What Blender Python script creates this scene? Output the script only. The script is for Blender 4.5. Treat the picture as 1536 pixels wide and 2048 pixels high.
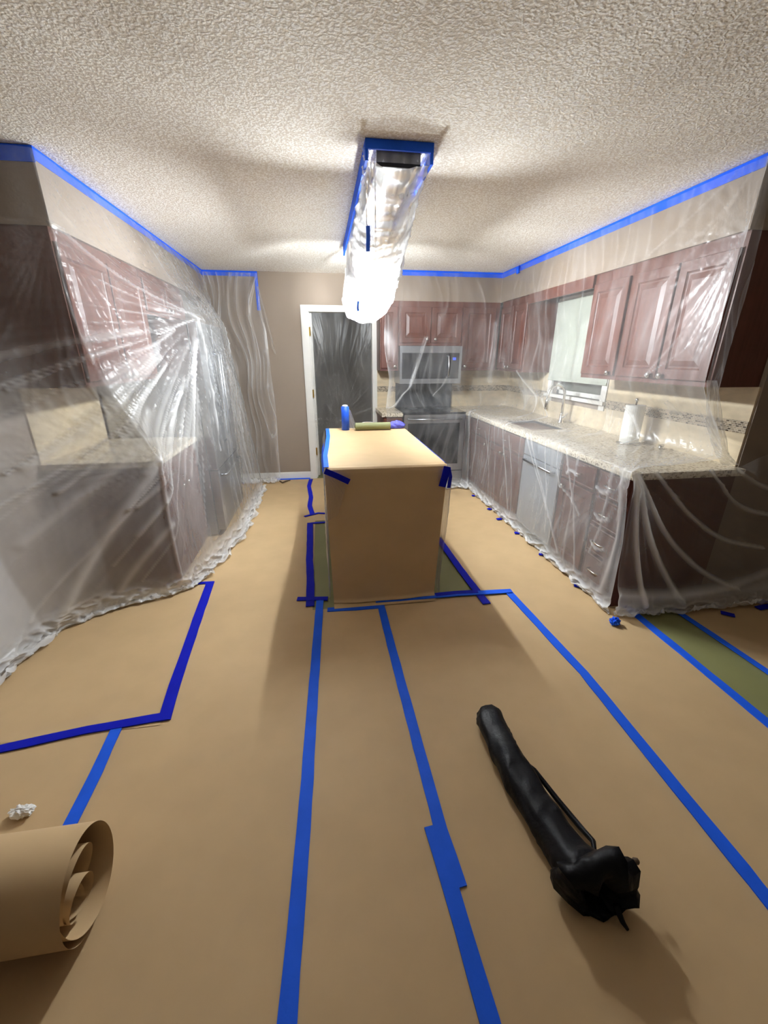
import bpy, math, random
import numpy as np
from mathutils import Vector, Matrix

# ------------------------------------------------------------------ camera, world, exposure
for o in list(bpy.data.objects):
    bpy.data.objects.remove(o, do_unlink=True)
S = bpy.context.scene
COL = S.collection
F, YAW, PITCH, ROLL, CAMH = 820.0, .1454, -.3631, .0007, 1.543
fw = Vector((math.sin(YAW)*math.cos(PITCH), math.cos(YAW)*math.cos(PITCH), math.sin(PITCH)))
rt = Vector((math.cos(YAW), -math.sin(YAW), 0)); up = rt.cross(fw)
r2 = rt*math.cos(ROLL)+up*math.sin(ROLL); u2 = -rt*math.sin(ROLL)+up*math.cos(ROLL)
cd = bpy.data.cameras.new('camera'); cam = bpy.data.objects.new('camera', cd); COL.objects.link(cam)
cd.sensor_fit = 'HORIZONTAL'; cd.sensor_width = 36; cd.lens = 36*F/1536; cd.clip_start = .02
M4 = Matrix((r2, u2, -fw)).transposed().to_4x4(); M4.translation = Vector((0, 0, CAMH)); cam.matrix_world = M4
S.camera = cam
wd = bpy.data.worlds.new('world'); S.world = wd; wd.use_nodes = True
wd.node_tree.nodes['Background'].inputs[0].default_value = (.9, .85, .8, 1)
wd.node_tree.nodes['Background'].inputs[1].default_value = .075
S.cycles.use_light_tree = False; S.cycles.max_bounces = 6; S.cycles.diffuse_bounces = 4; S.cycles.glossy_bounces = 2; S.cycles.transmission_bounces = 3; S.cycles.transparent_max_bounces = 8
S.view_settings.view_transform = 'Standard'; S.view_settings.look = 'None'
S.view_settings.gamma = 1; S.view_settings.use_curve_mapping = False
S.view_settings.exposure = 0.27
LAMP_POWER = 5200.0       # emission strength of each bulb of the pendant

# ------------------------------------------------------------------ materials
def lin(r, g, b):
    f = lambda c: (c/255/12.92) if c/255 <= .04045 else ((c/255+.055)/1.055)**2.4
    return (f(r), f(g), f(b), 1)
MATS = {}
class NT:
    def __init__(s, name):
        s.m = bpy.data.materials.new(name); s.m.use_nodes = True; s.t = s.m.node_tree
        s.t.nodes.clear(); s.out = s.n('ShaderNodeOutputMaterial')
    def n(s, typ, **kw):
        nd = s.t.nodes.new(typ)
        for k, v in kw.items():
            if k.startswith('i_'):
                nd.inputs[k[2:].replace('_', ' ')].default_value = v
            else: setattr(nd, k, v)
        return nd
    def l(s, a, b): s.t.links.new(a, b)
def mat(name, col, rough=.6, metal=0, var=0, vscale=20, bump=0, bscale=60, stretch=(1, 1, 1), spec=.5, col2=None, trans=0, emis=0, coat=0):
    g = NT(name); b = g.n('ShaderNodeBsdfPrincipled')
    b.inputs['Base Color'].default_value = col; b.inputs['Roughness'].default_value = rough
    b.inputs['Metallic'].default_value = metal; b.inputs['Specular IOR Level'].default_value = spec
    b.inputs['Transmission Weight'].default_value = trans; b.inputs['Coat Weight'].default_value = coat
    if emis: b.inputs['Emission Color'].default_value = col; b.inputs['Emission Strength'].default_value = emis
    tc = g.n('ShaderNodeTexCoord'); mp = g.n('ShaderNodeMapping'); mp.inputs['Scale'].default_value = stretch
    g.l(tc.outputs['Object'], mp.inputs[0])
    if var:
        nz = g.n('ShaderNodeTexNoise'); nz.inputs['Scale'].default_value = vscale; nz.inputs['Detail'].default_value = 5
        g.l(mp.outputs[0], nz.inputs[0])
        rp = g.n('ShaderNodeValToRGB'); c2 = col2 or tuple(c*(1-var) for c in col[:3])+(1,)
        rp.color_ramp.elements[0].color = c2; rp.color_ramp.elements[1].color = col
        rp.color_ramp.elements[0].position = .35; rp.color_ramp.elements[1].position = .65
        g.l(nz.outputs[0], rp.inputs[0]); g.l(rp.outputs[0], b.inputs['Base Color'])
    if bump:
        nb = g.n('ShaderNodeTexNoise'); nb.inputs['Scale'].default_value = bscale; nb.inputs['Detail'].default_value = 3
        g.l(mp.outputs[0], nb.inputs[0])
        bp = g.n('ShaderNodeBump'); bp.inputs['Strength'].default_value = bump; bp.inputs['Distance'].default_value = .01
        g.l(nb.outputs[0], bp.inputs['Height']); g.l(bp.outputs[0], b.inputs['Normal'])
    g.l(b.outputs[0], g.out.inputs[0]); MATS[name] = g.m
    return g.m

PAINT = lin(146, 131, 116)
mat('taupe_wall_paint', PAINT, .7, var=.05, vscale=2, bump=.08, bscale=120)
mat('white_trim_paint', lin(232, 230, 224), .4)
mat('kraft_paper', lin(202, 173, 131), .62, var=.06, vscale=6, stretch=(1, 1, 1), bump=.12, bscale=9, spec=.3)
mat('olive_paper', lin(140, 140, 92), .5, var=.1, vscale=3, bump=.05, bscale=30)
mat('blue_tape', lin(36, 98, 236), .6, var=.1, vscale=9, bump=.1, bscale=60, spec=.12)
mat('dark_blue_tape', lin(12, 24, 176), .6, var=.1, vscale=9, bump=.1, bscale=60, spec=.12)
mat('cherry_wood', lin(102, 60, 48), .42, var=.25, vscale=9, stretch=(6, 6, .6), bump=.03, bscale=40)
mat('steel', lin(176, 178, 182), .32, 1, var=.06, vscale=3, stretch=(1, 1, 20))
mat('dishwasher_steel', lin(190, 196, 204), .42, .6)
mat('black_glass', lin(30, 30, 34), .12)
mat('grey_enamel', lin(70, 72, 76), .3, .2)
mat('nickel', lin(215, 212, 205), .22, 1)
mat('brass', lin(205, 170, 90), .3, 1)
mat('black_metal', lin(18, 17, 17), .4)
mat('chrome', lin(225, 225, 228), .08, 1)
mat('black_nylon', lin(9, 10, 15), .5, bump=.6, bscale=22, spec=.18)
mat('grey_room', lin(128, 122, 114), .7)
mat('pale_panel', lin(168, 172, 160), .6, bump=.05, bscale=4)
mat('paper_towel', lin(245, 245, 240), .8, bump=.2, bscale=90)
mat('blue_roll', lin(18, 80, 200), .45)
mat('olive_roll', lin(126, 130, 88), .6)
mat('periwinkle_cloth', lin(84, 84, 176), .7, bump=.2, bscale=30)
mat('white_plastic', lin(240, 240, 238), .4)
mat('bulb_light', (.92, .97, 1, 1), .5, emis=LAMP_POWER)
mat('clear_glass', (1, 1, 1, 1), .05, trans=1)
mat('faded_blue_display', lin(60, 90, 220), .4, emis=.4)
mat('brown_debris', lin(90, 72, 52), .7)

def popcorn():
    g = NT('popcorn_ceiling'); b = g.n('ShaderNodeBsdfPrincipled')
    b.inputs['Roughness'].default_value = .9; b.inputs['Specular IOR Level'].default_value = .1
    tc = g.n('ShaderNodeTexCoord')
    v = g.n('ShaderNodeTexVoronoi', feature='SMOOTH_F1'); v.inputs['Scale'].default_value = 85; v.inputs['Smoothness'].default_value = .5
    dn = g.n('ShaderNodeTexNoise'); dn.inputs['Scale'].default_value = 40; dn.inputs['Detail'].default_value = 2
    mx = g.n('ShaderNodeVectorMath', operation='MULTIPLY_ADD'); mx.inputs[1].default_value = (.03, .03, .03)
    g.l(tc.outputs['Object'], dn.inputs[0]); g.l(dn.outputs['Color'], mx.inputs[0]); g.l(tc.outputs['Object'], mx.inputs[2])
    g.l(mx.outputs[0], v.inputs[0])
    n = g.n('ShaderNodeTexNoise'); n.inputs['Scale'].default_value = 95; n.inputs['Detail'].default_value = 3
    g.l(tc.outputs['Object'], n.inputs[0])
    ad = g.n('ShaderNodeMath', operation='MULTIPLY_ADD'); ad.inputs[1].default_value = -1.0
    g.l(v.outputs['Distance'], ad.inputs[0]); g.l(n.outputs[0], ad.inputs[2])
    bp = g.n('ShaderNodeBump'); bp.inputs['Strength'].default_value = .27; bp.inputs['Distance'].default_value = .011
    g.l(ad.outputs[0], bp.inputs['Height']); g.l(bp.outputs[0], b.inputs['Normal'])
    rp = g.n('ShaderNodeValToRGB'); rp.color_ramp.elements[0].position = .0; rp.color_ramp.elements[1].position = .06
    rp.color_ramp.elements[0].color = lin(227, 219, 206); rp.color_ramp.elements[1].color = lin(250, 247, 240)
    g.l(ad.outputs[0], rp.inputs[0]); g.l(rp.outputs[0], b.inputs['Base Color'])
    g.l(b.outputs[0], g.out.inputs[0]); MATS['popcorn_ceiling'] = g.m
popcorn()

def granite():
    g = NT('granite'); b = g.n('ShaderNodeBsdfPrincipled'); b.inputs['Roughness'].default_value = .2
    tc = g.n('ShaderNodeTexCoord'); v = g.n('ShaderNodeTexVoronoi'); v.inputs['Scale'].default_value = 110
    n = g.n('ShaderNodeTexNoise'); n.inputs['Scale'].default_value = 70; n.inputs['Detail'].default_value = 6
    g.l(tc.outputs['Object'], v.inputs[0]); g.l(tc.outputs['Object'], n.inputs[0])
    rp = g.n('ShaderNodeValToRGB'); e = rp.color_ramp.elements
    e[0].position = .36; e[0].color = lin(128, 114, 98); e[1].position = .60; e[1].color = lin(222, 212, 192)
    m = e.new(.46); m.color = lin(204, 192, 170)
    g.l(n.outputs[0], rp.inputs[0]); g.l(rp.outputs[0], b.inputs['Base Color'])
    g.l(b.outputs[0], g.out.inputs[0]); MATS['granite'] = g.m
granite()

def mosaic():
    g = NT('mosaic_band'); b = g.n('ShaderNodeBsdfPrincipled'); b.inputs['Roughness'].default_value = .25
    tc = g.n('ShaderNodeTexCoord'); sp = g.n('ShaderNodeSeparateXYZ'); cb = g.n('ShaderNodeCombineXYZ')
    ad = g.n('ShaderNodeMath', operation='ADD')
    g.l(tc.outputs['Object'], sp.inputs[0]); g.l(sp.outputs[0], ad.inputs[0]); g.l(sp.outputs[1], ad.inputs[1])
    g.l(ad.outputs[0], cb.inputs[0]); g.l(sp.outputs[2], cb.inputs[1])
    br = g.n('ShaderNodeTexBrick'); br.inputs['Scale'].default_value = 22; br.inputs['Color1'].default_value = lin(60, 48, 40)
    br.inputs['Color2'].default_value = lin(190, 172, 148); br.inputs['Mortar'].default_value = lin(200, 190, 170); br.inputs['Mortar Size'].default_value = .03
    g.l(cb.outputs[0], br.inputs[0]); g.l(br.outputs[0], b.inputs['Base Color'])
    g.l(b.outputs[0], g.out.inputs[0]); MATS['mosaic_band'] = g.m
mosaic()
mat('travertine', lin(214, 196, 164), .45, var=.18, vscale=9, stretch=(1, 1, 2.5))

def film_mat(name, base, k, rough=.16, gl=1.0):
    """thin plastic: clear, milky where folds stack up (per-vertex 'fold'), with a soft sheen"""
    g = NT(name)
    at = g.n('ShaderNodeAttribute', attribute_name='fold')
    a = g.n('ShaderNodeMath', operation='MULTIPLY_ADD'); a.inputs[1].default_value = k; a.inputs[2].default_value = base; a.use_clamp = True
    g.l(at.outputs['Fac'], a.inputs[0])
    tr = g.n('ShaderNodeBsdfTransparent')
    df = g.n('ShaderNodeBsdfDiffuse'); df.inputs[0].default_value = (.9, .9, .9, 1)
    tl = g.n('ShaderNodeBsdfTranslucent'); tl.inputs[0].default_value = (.9, .9, .9, 1)
    m1 = g.n('ShaderNodeMixShader'); m1.inputs[0].default_value = .3
    g.l(df.outputs[0], m1.inputs[1]); g.l(tl.outputs[0], m1.inputs[2])
    m2 = g.n('ShaderNodeMixShader'); g.l(a.outputs[0], m2.inputs[0]); g.l(tr.outputs[0], m2.inputs[1]); g.l(m1.outputs[0], m2.inputs[2])
    gs = g.n('ShaderNodeBsdfGlossy'); gs.inputs['Roughness'].default_value = rough
    fr = g.n('ShaderNodeFresnel'); fr.inputs['IOR'].default_value = 1.5
    fm = g.n('ShaderNodeMath', operation='MULTIPLY'); fm.inputs[1].default_value = gl; fm.use_clamp = True
    g.l(fr.outputs[0], fm.inputs[0])
    m3 = g.n('ShaderNodeMixShader'); g.l(fm.outputs[0], m3.inputs[0]); g.l(m2.outputs[0], m3.inputs[1]); g.l(gs.outputs[0], m3.inputs[2])
    g.l(m3.outputs[0], g.out.inputs[0]); MATS[name] = g.m
film_mat('clear_film', .10, .45, rough=.28, gl=.4)
film_mat('clinging_film', .07, .6, rough=.26, gl=.4)
film_mat('bag_film', .26, .5, rough=.28, gl=.5)

def frosted(name, fac):
    g = NT(name); d = g.n('ShaderNodeBsdfDiffuse'); d.inputs[0].default_value = (.85, .85, .83, 1)
    t = g.n('ShaderNodeBsdfTranslucent'); t.inputs[0].default_value = (.9, .9, .88, 1)
    m = g.n('ShaderNodeMixShader'); m.inputs[0].default_value = fac
    g.l(d.outputs[0], m.inputs[1]); g.l(t.outputs[0], m.inputs[2]); g.l(m.outputs[0], g.out.inputs[0]); MATS[name] = g.m
frosted('frosted_baffle', .12); frosted('frosted_dimming_strip', .6)

# ------------------------------------------------------------------ mesh helpers
def origin(p):
    v = Vector((0, 0, 0))
    while p is not None:
        v += p.location; p = p.parent
    return v
class MB:
    def __init__(s): s.v = []; s.f = []
    def add(s, vs, fs):
        b = len(s.v); s.v += [tuple(v) for v in vs]; s.f += [tuple(i+b for i in f) for f in fs]; return s
    def box(s, x0, x1, y0, y1, z0, z1, c=0):
        if c <= 0:
            vs = [(x, y, z) for z in (z0, z1) for y in (y0, y1) for x in (x0, x1)]
            return s.add(vs, [(0, 2, 3, 1), (4, 5, 7, 6), (0, 1, 5, 4), (2, 6, 7, 3), (0, 4, 6, 2), (1, 3, 7, 5)])
        import bmesh
        bm = bmesh.new(); vs = [bm.verts.new((x, y, z)) for z in (z0, z1) for y in (y0, y1) for x in (x0, x1)]
        for f in [(0, 2, 3, 1), (4, 5, 7, 6), (0, 1, 5, 4), (2, 6, 7, 3), (0, 4, 6, 2), (1, 3, 7, 5)]: bm.faces.new([vs[i] for i in f])
        bmesh.ops.bevel(bm, geom=bm.edges[:], offset=c, segments=2, affect='EDGES', profile=.5)
        bm.verts.index_update(); s.add([v.co[:] for v in bm.verts], [[v.index for v in f.verts] for f in bm.faces]); bm.free(); return s
    def tube(s, pts, rad, n=10, cap=True):
        pts = [Vector(p) for p in pts]; rads = rad if isinstance(rad, (list, tuple)) else [rad]*len(pts)
        t0 = (pts[1]-pts[0]).normalized(); a = Vector((0, 0, 1)) if abs(t0.z) < .9 else Vector((1, 0, 0))
        nrm = t0.cross(a).normalized(); vs = []; fs = []
        for i, p in enumerate(pts):
            t = (pts[min(i+1, len(pts)-1)]-pts[max(i-1, 0)]).normalized()
            nrm = (nrm-t*nrm.dot(t)).normalized(); bn = t.cross(nrm)
            for k in range(n):
                an = 2*math.pi*k/n; vs.append(p+(nrm*math.cos(an)+bn*math.sin(an))*rads[i])
        for i in range(len(pts)-1):
            for k in range(n): fs.append((i*n+k, i*n+(k+1) % n, (i+1)*n+(k+1) % n, (i+1)*n+k))
        if cap: fs.append(tuple(range(n))[::-1]); fs.append(tuple((len(pts)-1)*n+k for k in range(n)))
        return s.add(vs, fs)
    def lathe(s, prof, c, axis=(0, 0, 1), n=20):
        ax = Vector(axis).normalized(); a = Vector((1, 0, 0)) if abs(ax.x) < .9 else Vector((0, 1, 0))
        u = ax.cross(a).normalized(); w = ax.cross(u); vs = []; fs = []; c = Vector(c)
        for r, h in prof:
            for k in range(n):
                an = 2*math.pi*k/n; vs.append(c+ax*h+(u*math.cos(an)+w*math.sin(an))*r)
        for i in range(len(prof)-1):
            for k in range(n): fs.append((i*n+k, i*n+(k+1) % n, (i+1)*n+(k+1) % n, (i+1)*n+k))
        fs.append(tuple(range(n))[::-1]); fs.append(tuple((len(prof)-1)*n+k for k in range(n)))
        return s.add(vs, fs)
    def rings(s, o, u, w, h, n, prof):
        """raised panel: rectangle at o spanned by u*w and z*h, nested rings (inset, depth along n)"""
        o = Vector(o); u = Vector(u); n = Vector(n); z = Vector((0, 0, 1)); vs = []; fs = []
        for ins, d in prof:
            for a, b in ((ins, ins), (w-ins, ins), (w-ins, h-ins), (ins, h-ins)): vs.append(o+u*a+z*b+n*d)
        m = len(prof)
        for i in range(m-1):
            for k in range(4): fs.append((i*4+k, i*4+(k+1) % 4, (i+1)*4+(k+1) % 4, (i+1)*4+k))
        fs.append((3, 2, 1, 0)); fs.append(tuple((m-1)*4+k for k in range(4)))
        return s.add(vs, fs)
    def ribbon(s, path, width, z=.009, th=.0006, seed=0):
        """flat tape on the floor along XY path"""
        P = [Vector((p[0], p[1], 0)) for p in path]; Q = []
        for a, b in zip(P[:-1], P[1:]):
            k = max(2, int((b-a).length/.08)); Q += [a.lerp(b, i/k) for i in range(k)]
        Q.append(P[-1]); rnd = random.Random(seed+len(Q)); vs = []; fs = []
        for i, p in enumerate(Q):
            t = (Q[min(i+1, len(Q)-1)]-Q[max(i-1, 0)]).normalized(); nn = Vector((-t.y, t.x, 0))
            a = p+nn*width/2+nn*rnd.uniform(-.0015, .0015); b = p-nn*width/2+nn*rnd.uniform(-.0015, .0015); dz = rnd.uniform(0, .0012)
            vs += [(a.x, a.y, z+th+dz), (b.x, b.y, z+th+dz), (b.x, b.y, z-.004), (a.x, a.y, z-.004)]
        for i in range(len(Q)-1):
            for k in range(4): fs.append((i*4+k, i*4+(k+1) % 4, (i+1)*4+(k+1) % 4, (i+1)*4+k))
        fs.append((3, 2, 1, 0)); m = (len(Q)-1)*4; fs.append((m, m+1, m+2, m+3))
        return s.add(vs, fs)
    def build(s, name, m, parent=None, smooth=False, fold=None):
        me = bpy.data.meshes.new(name); og = origin(parent)
        me.from_pydata([(v[0]-og.x, v[1]-og.y, v[2]-og.z) for v in s.v], [], s.f); me.update()
        import bmesh
        if fold is None:
            bm = bmesh.new(); bm.from_mesh(me); bmesh.ops.recalc_face_normals(bm, faces=bm.faces); bm.to_mesh(me); bm.free()
        else:
            at = me.attributes.new('fold', 'FLOAT', 'POINT'); at.data.foreach_set('value', np.asarray(fold, dtype=np.float32))
        me.materials.append(MATS[m]); o = bpy.data.objects.new(name, me); COL.objects.link(o)
        if smooth:
            me.polygons.foreach_set('use_smooth', [True]*len(me.polygons))
        o.parent = parent
        return o
def tag(o, label, cat, group=None, kind=None):
    o['label'] = label; o['category'] = cat
    if group: o['group'] = group
    if kind: o['kind'] = kind
    return o
def thing(name, label, cat, loc, group=None):
    o = bpy.data.objects.new(name, None); COL.objects.link(o); o.location = loc; o.empty_display_size = .1
    return tag(o, label, cat, group)
def struct(name, mb, m, parent=None, label=None, smooth=False):
    o = mb.build(name, m, parent, smooth); o['kind'] = 'structure'
    if label: o['label'] = label
    return o
def box(*a): return MB().box(*a)

# numpy gradient noise ------------------------------------------------
def hash2(ix, iy, seed):
    h = (ix*374761393+iy*668265263+seed*1442695041) & 0xffffffff
    h = ((h ^ (h >> 13))*1274126177) & 0xffffffff
    return ((h ^ (h >> 16)) & 0xffff)/65535.0
def noise2(x, y, seed=0):
    x = np.asarray(x, dtype=float); y = np.asarray(y, dtype=float)+np.zeros_like(x)
    ix = np.floor(x).astype(np.int64); iy = np.floor(y).astype(np.int64); fx = x-ix; fy = y-iy
    def g(a, b):
        an = hash2(ix+a, iy+b, seed)*2*np.pi
        return np.cos(an)*(fx-a)+np.sin(an)*(fy-b)
    ux = fx*fx*fx*(fx*(fx*6-15)+10); uy = fy*fy*fy*(fy*(fy*6-15)+10)
    return ((g(0, 0)*(1-ux)+g(1, 0)*ux)*(1-uy)+(g(0, 1)*(1-ux)+g(1, 1)*ux)*uy)*1.6
def ridge(n, p=3): return np.clip(1-np.abs(n)*2.2, 0, 1)**p
def catmull(A, n, axis):
    """resample control array A (.., 3) to n samples along axis"""
    A = np.moveaxis(A, axis, 0); k = A.shape[0]
    t = np.linspace(0, k-1, n); i = np.clip(np.floor(t).astype(int), 0, k-2); f = (t-i).reshape((-1,)+(1,)*(A.ndim-1))
    p0 = A[np.clip(i-1, 0, k-1)]; p1 = A[i]; p2 = A[i+1]; p3 = A[np.clip(i+2, 0, k-1)]
    lin_ = p1*(1-f)+p2*f
    cr = .5*(2*p1+(p2-p0)*f+(2*p0-5*p1+4*p2-p3)*f*f+(3*p1-p0-3*p2+p3)*f**3)
    return np.moveaxis(lin_*.55+cr*.45, 0, axis)
def film(name, cols, nu, nv, m, toward, pinches=(), amp=.012, seed=1, vert=9., vamp=1., parent=None, skirt=None, edge=0., fadetop=.12, low=None, lines=(), haze=None):
    """hanging plastic: cols = columns of 3-D control points from top to bottom"""
    A = np.array(cols, dtype=float)
    G = catmull(catmull(A, nv, 1), nu, 0)                     # nu x nv x 3
    du = np.gradient(G, axis=0); dv = np.gradient(G, axis=1)
    N = np.cross(du, dv); N /= np.linalg.norm(N, axis=2, keepdims=True)+1e-9
    tw = np.array(toward)-G; sg = np.sign((N*tw).sum(2, keepdims=True)); sg[sg == 0] = 1
    N = N*np.sign(sg.sum()) if abs(sg.mean()) > .5 else N*sg
    s = np.cumsum(np.linalg.norm(du, axis=2).mean(1)); t = np.cumsum(np.linalg.norm(dv, axis=2).mean(0))
    Sg, Tg = np.meshgrid(s, t, indexing='ij')
    if isinstance(vamp, (list, tuple)): vamp = np.interp(np.linspace(0, 1, nu), np.linspace(0, 1, len(vamp)), vamp)[:, None]
    wob = noise2(Sg*2.1, Tg*1.3, seed+5)*.12
    d = vamp*(.55*ridge(noise2((Sg+wob)*vert, Tg*.8, seed), 2)+.25*ridge(noise2((Sg+wob)*vert*2.1, Tg*1.2, seed+1), 2)
              + .5*(noise2(Sg*3, Tg*2, seed+2)+.5))
    fold = .45*vamp*ridge(noise2((Sg+wob)*vert, Tg*.8, seed), 5)+.30*vamp*ridge(noise2((Sg+wob)*vert*2.1, Tg*1.2, seed+1), 5)
    for (pp, freq, R, pa) in pinches:
        D = np.linalg.norm(G-np.array(pp), axis=2); i, j = np.unravel_index(D.argmin(), D.shape)
        ds = Sg-Sg[i, j]; dt = Tg-Tg[i, j]; r = np.sqrt(ds**2+dt**2)+1e-4; th = np.arctan2(dt, ds)
        rr = ridge(noise2(th*freq+seed, r*.35, seed+11), 4); w = np.exp(-r/R)*np.clip(r/.03, 0, 1)
        rf = ridge(noise2(th*freq*2.3+seed, r*.6, seed+12), 5)
        d = d*(1-.6*np.exp(-r/R))+pa*w*(rr+.5*rf)*(0.35+np.clip(r/.35, 0, 1.6)); fold = fold*(1-.5*np.exp(-r/R))+pa*w*(.5*rr**2+.35*rf**2)+.35*pa*np.exp(-r/.03)
    for (p, q, wd, val, *bd) in lines:
        D1 = np.linalg.norm(G-np.array(p), axis=2); i, j = np.unravel_index(D1.argmin(), D1.shape)
        D2 = np.linalg.norm(G-np.array(q), axis=2); k, l = np.unravel_index(D2.argmin(), D2.shape)
        ax, ay, bx, by = Sg[i, j], Tg[i, j], Sg[k, l], Tg[k, l]; L2 = (bx-ax)**2+(by-ay)**2+1e-9
        L = math.sqrt(L2); al = ((Sg-ax)*(bx-ax)+(Tg-ay)*(by-ay))/L; h = np.clip(al/L, 0, 1)
        perp = (-(Sg-ax)*(by-ay)+(Tg-ay)*(bx-ax))/L-(bd[0] if bd else .03*math.sin(seed+ax*9))*np.sin(h*math.pi)
        dist = np.sqrt(perp**2+(al-h*L)**2)
        g_ = np.exp(-(dist/wd)**2); d = d+.8*g_*abs(val); fold = fold+val*g_
    if haze: fold = fold+np.interp(np.linspace(0, 1, nu), np.linspace(0, 1, len(haze)), haze)[:, None]*np.clip((1.7-G[:, :, 2])/.6, 0, 1)
    if fadetop: d = d*np.clip(Tg/fadetop, .05, 1)
    if skirt:
        sk = np.clip((Tg-(t[-1]-skirt))/skirt*1.6, 0, 1)
        cr = ridge(noise2(Sg*6, Tg*13, seed+21), 2)+.5*ridge(noise2(Sg*15, Tg*22, seed+22), 2)
        d = d*(1-sk)+sk*cr*1.5; fold = fold*(1-sk)+sk*(1.1+.7*cr)
        jag = np.clip((Tg-(t[-1]-.05))/.05, 0, 1)*noise2(Sg*7, Sg*0, seed+23)*.05
        hor = N.copy(); hor[:, :, 2] = 0
    if edge:
        e = np.exp(-np.minimum(Sg-s[0], s[-1]-Sg)/.012); fold = fold+edge*e
    fold = fold+.10*noise2(Sg*3.3, Tg*2.7, seed+31)+.06*noise2(Sg*9, Tg*7, seed+32)
    if low: fold = fold+low[1]*np.clip((low[0]-G[:, :, 2])/.15, 0, 1)
    P = G+N*(d*amp)[:, :, None]
    if skirt:
        Dv = dv/(np.linalg.norm(dv, axis=2, keepdims=True)+1e-9); P = P+Dv*jag[:, :, None]
        P[:, :, 2] = np.maximum(P[:, :, 2], .012)
    mb = MB(); mb.v = [tuple(p) for p in P.reshape(-1, 3)]
    ii, jj = np.meshgrid(np.arange(nu-1), np.arange(nv-1), indexing='ij'); a = (ii*nv+jj).ravel()
    mb.f = np.stack([a, a+1, a+nv+1, a+nv], 1).tolist()
    return mb.build(name, m, parent, True, np.clip(fold, -.15, 2.0).ravel())

# ------------------------------------------------------------------ the room
WL, WR, D, CZ = -1.74, 2.47, 5.44, 2.44
YB, XR = -2.6, 4.3
struct('floor', box(WL-.1, XR+.1, YB-.1, 7.6, -.1, 0), 'olive_paper', label='olive green floor covering showing between the kraft paper')
struct('ceiling', box(WL-.1, XR+.1, YB-.1, 7.6, CZ, CZ+.1), 'popcorn_ceiling', label='cream popcorn textured ceiling')
struct('wall_left', box(WL-.1, WL, YB, D, 0, CZ), 'taupe_wall_paint')
DX0, DX1, DZ = -.115, .645, 2.035
wb = struct('wall_back', MB().box(WL-.1, DX0-.02, D, D+.12, 0, CZ).box(DX1+.02, WR+.2, D, D+.12, 0, CZ).box(DX0-.02, DX1+.02, D, D+.12, DZ+.02, CZ), 'taupe_wall_paint')
# right wall with window hole
WY0, WY1, WZ0, WZ1 = 3.46, 4.30, 1.17, 2.03
struct('wall_right', MB().box(WR, WR+.12, 2.08, WY0, 0, CZ).box(WR, WR+.12, WY1, D, 0, CZ).box(WR, WR+.12, WY0, WY1, 0, WZ0).box(WR, WR+.12, WY0, WY1, WZ1, CZ), 'taupe_wall_paint')
struct('wall_return', box(WR+.12, XR, 2.08, 2.2, 0, CZ), 'taupe_wall_paint', label='unlit taupe wall facing the camera at right')
struct('wall_side', box(XR, XR+.1, YB, 2.2, 0, CZ), 'taupe_wall_paint')
struct('trim_1', box(WL, -1.25, 2.54, D, 2.13, CZ), 'taupe_wall_paint', label='taupe soffit above the left cabinets')
struct('trim_2', box(2.13, WR, 2.10, D, 2.13, CZ), 'taupe_wall_paint', label='taupe soffit above the right cabinets')
struct('trim_3', box(.70, 2.13, 5.12, D, 2.13, CZ), 'taupe_wall_paint', label='taupe soffit above the microwave cabinets')
struct('baseboard_back', MB().box(WL, -.20, D-.015, D, 0, .085).box(WL, -.20, D-.01, D, .085, .095), 'white_trim_paint')
# dark room behind the doorway
struct('wall_beyond', MB().box(-1.2, 1.8, 6.9, 7.0, 0, CZ).box(-1.2, -1.1, D+.12, 6.9, 0, CZ).box(1.7, 1.8, D+.12, 6.9, 0, CZ), 'grey_room')
# door frame and leaf
def casing():
    mb = MB(); y0, y1 = D-.018, D
    for (x0, x1) in ((DX0-.085, DX0), (DX1, DX1+.06)):
        mb.box(x0, x1, y0, y1, 0, DZ+.07).box(x0+.012, x1-.02, y0-.007, y0, 0, DZ+.055)
    mb.box(DX0, DX1, y0, y1, DZ, DZ+.07).box(DX0, DX1, y0-.007, y0, DZ+.02, DZ+.055)
    return mb
d1 = struct('door_1', casing(), 'white_trim_paint', label='white painted door casing around the taped doorway')
MB().box(DX0-.02, DX0, D, D+.12, 0, DZ).box(DX1, DX1+.02, D, D+.12, 0, DZ).box(DX0-.02, DX1+.02, D, D+.12, DZ, DZ+.02).box(DX0, DX0+.012, D+.05, D+.085, 0, DZ).build('jamb', 'white_trim_paint', d1)
leaf = MB().box(DX0+.004, DX0+.040, D+.085, D+.80, .01, DZ-.008, .003).build('door_leaf', 'white_trim_paint', d1)
for z in (1.82, 1.10, .36):
    MB().box(DX0-.001, DX0+.016, D+.012, D+.05, z-.045, z+.045).tube([(DX0+.012, D+.008, z-.05), (DX0+.012, D+.008, z+.05)], .007, 8).build('hinge', 'brass', d1)

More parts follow.
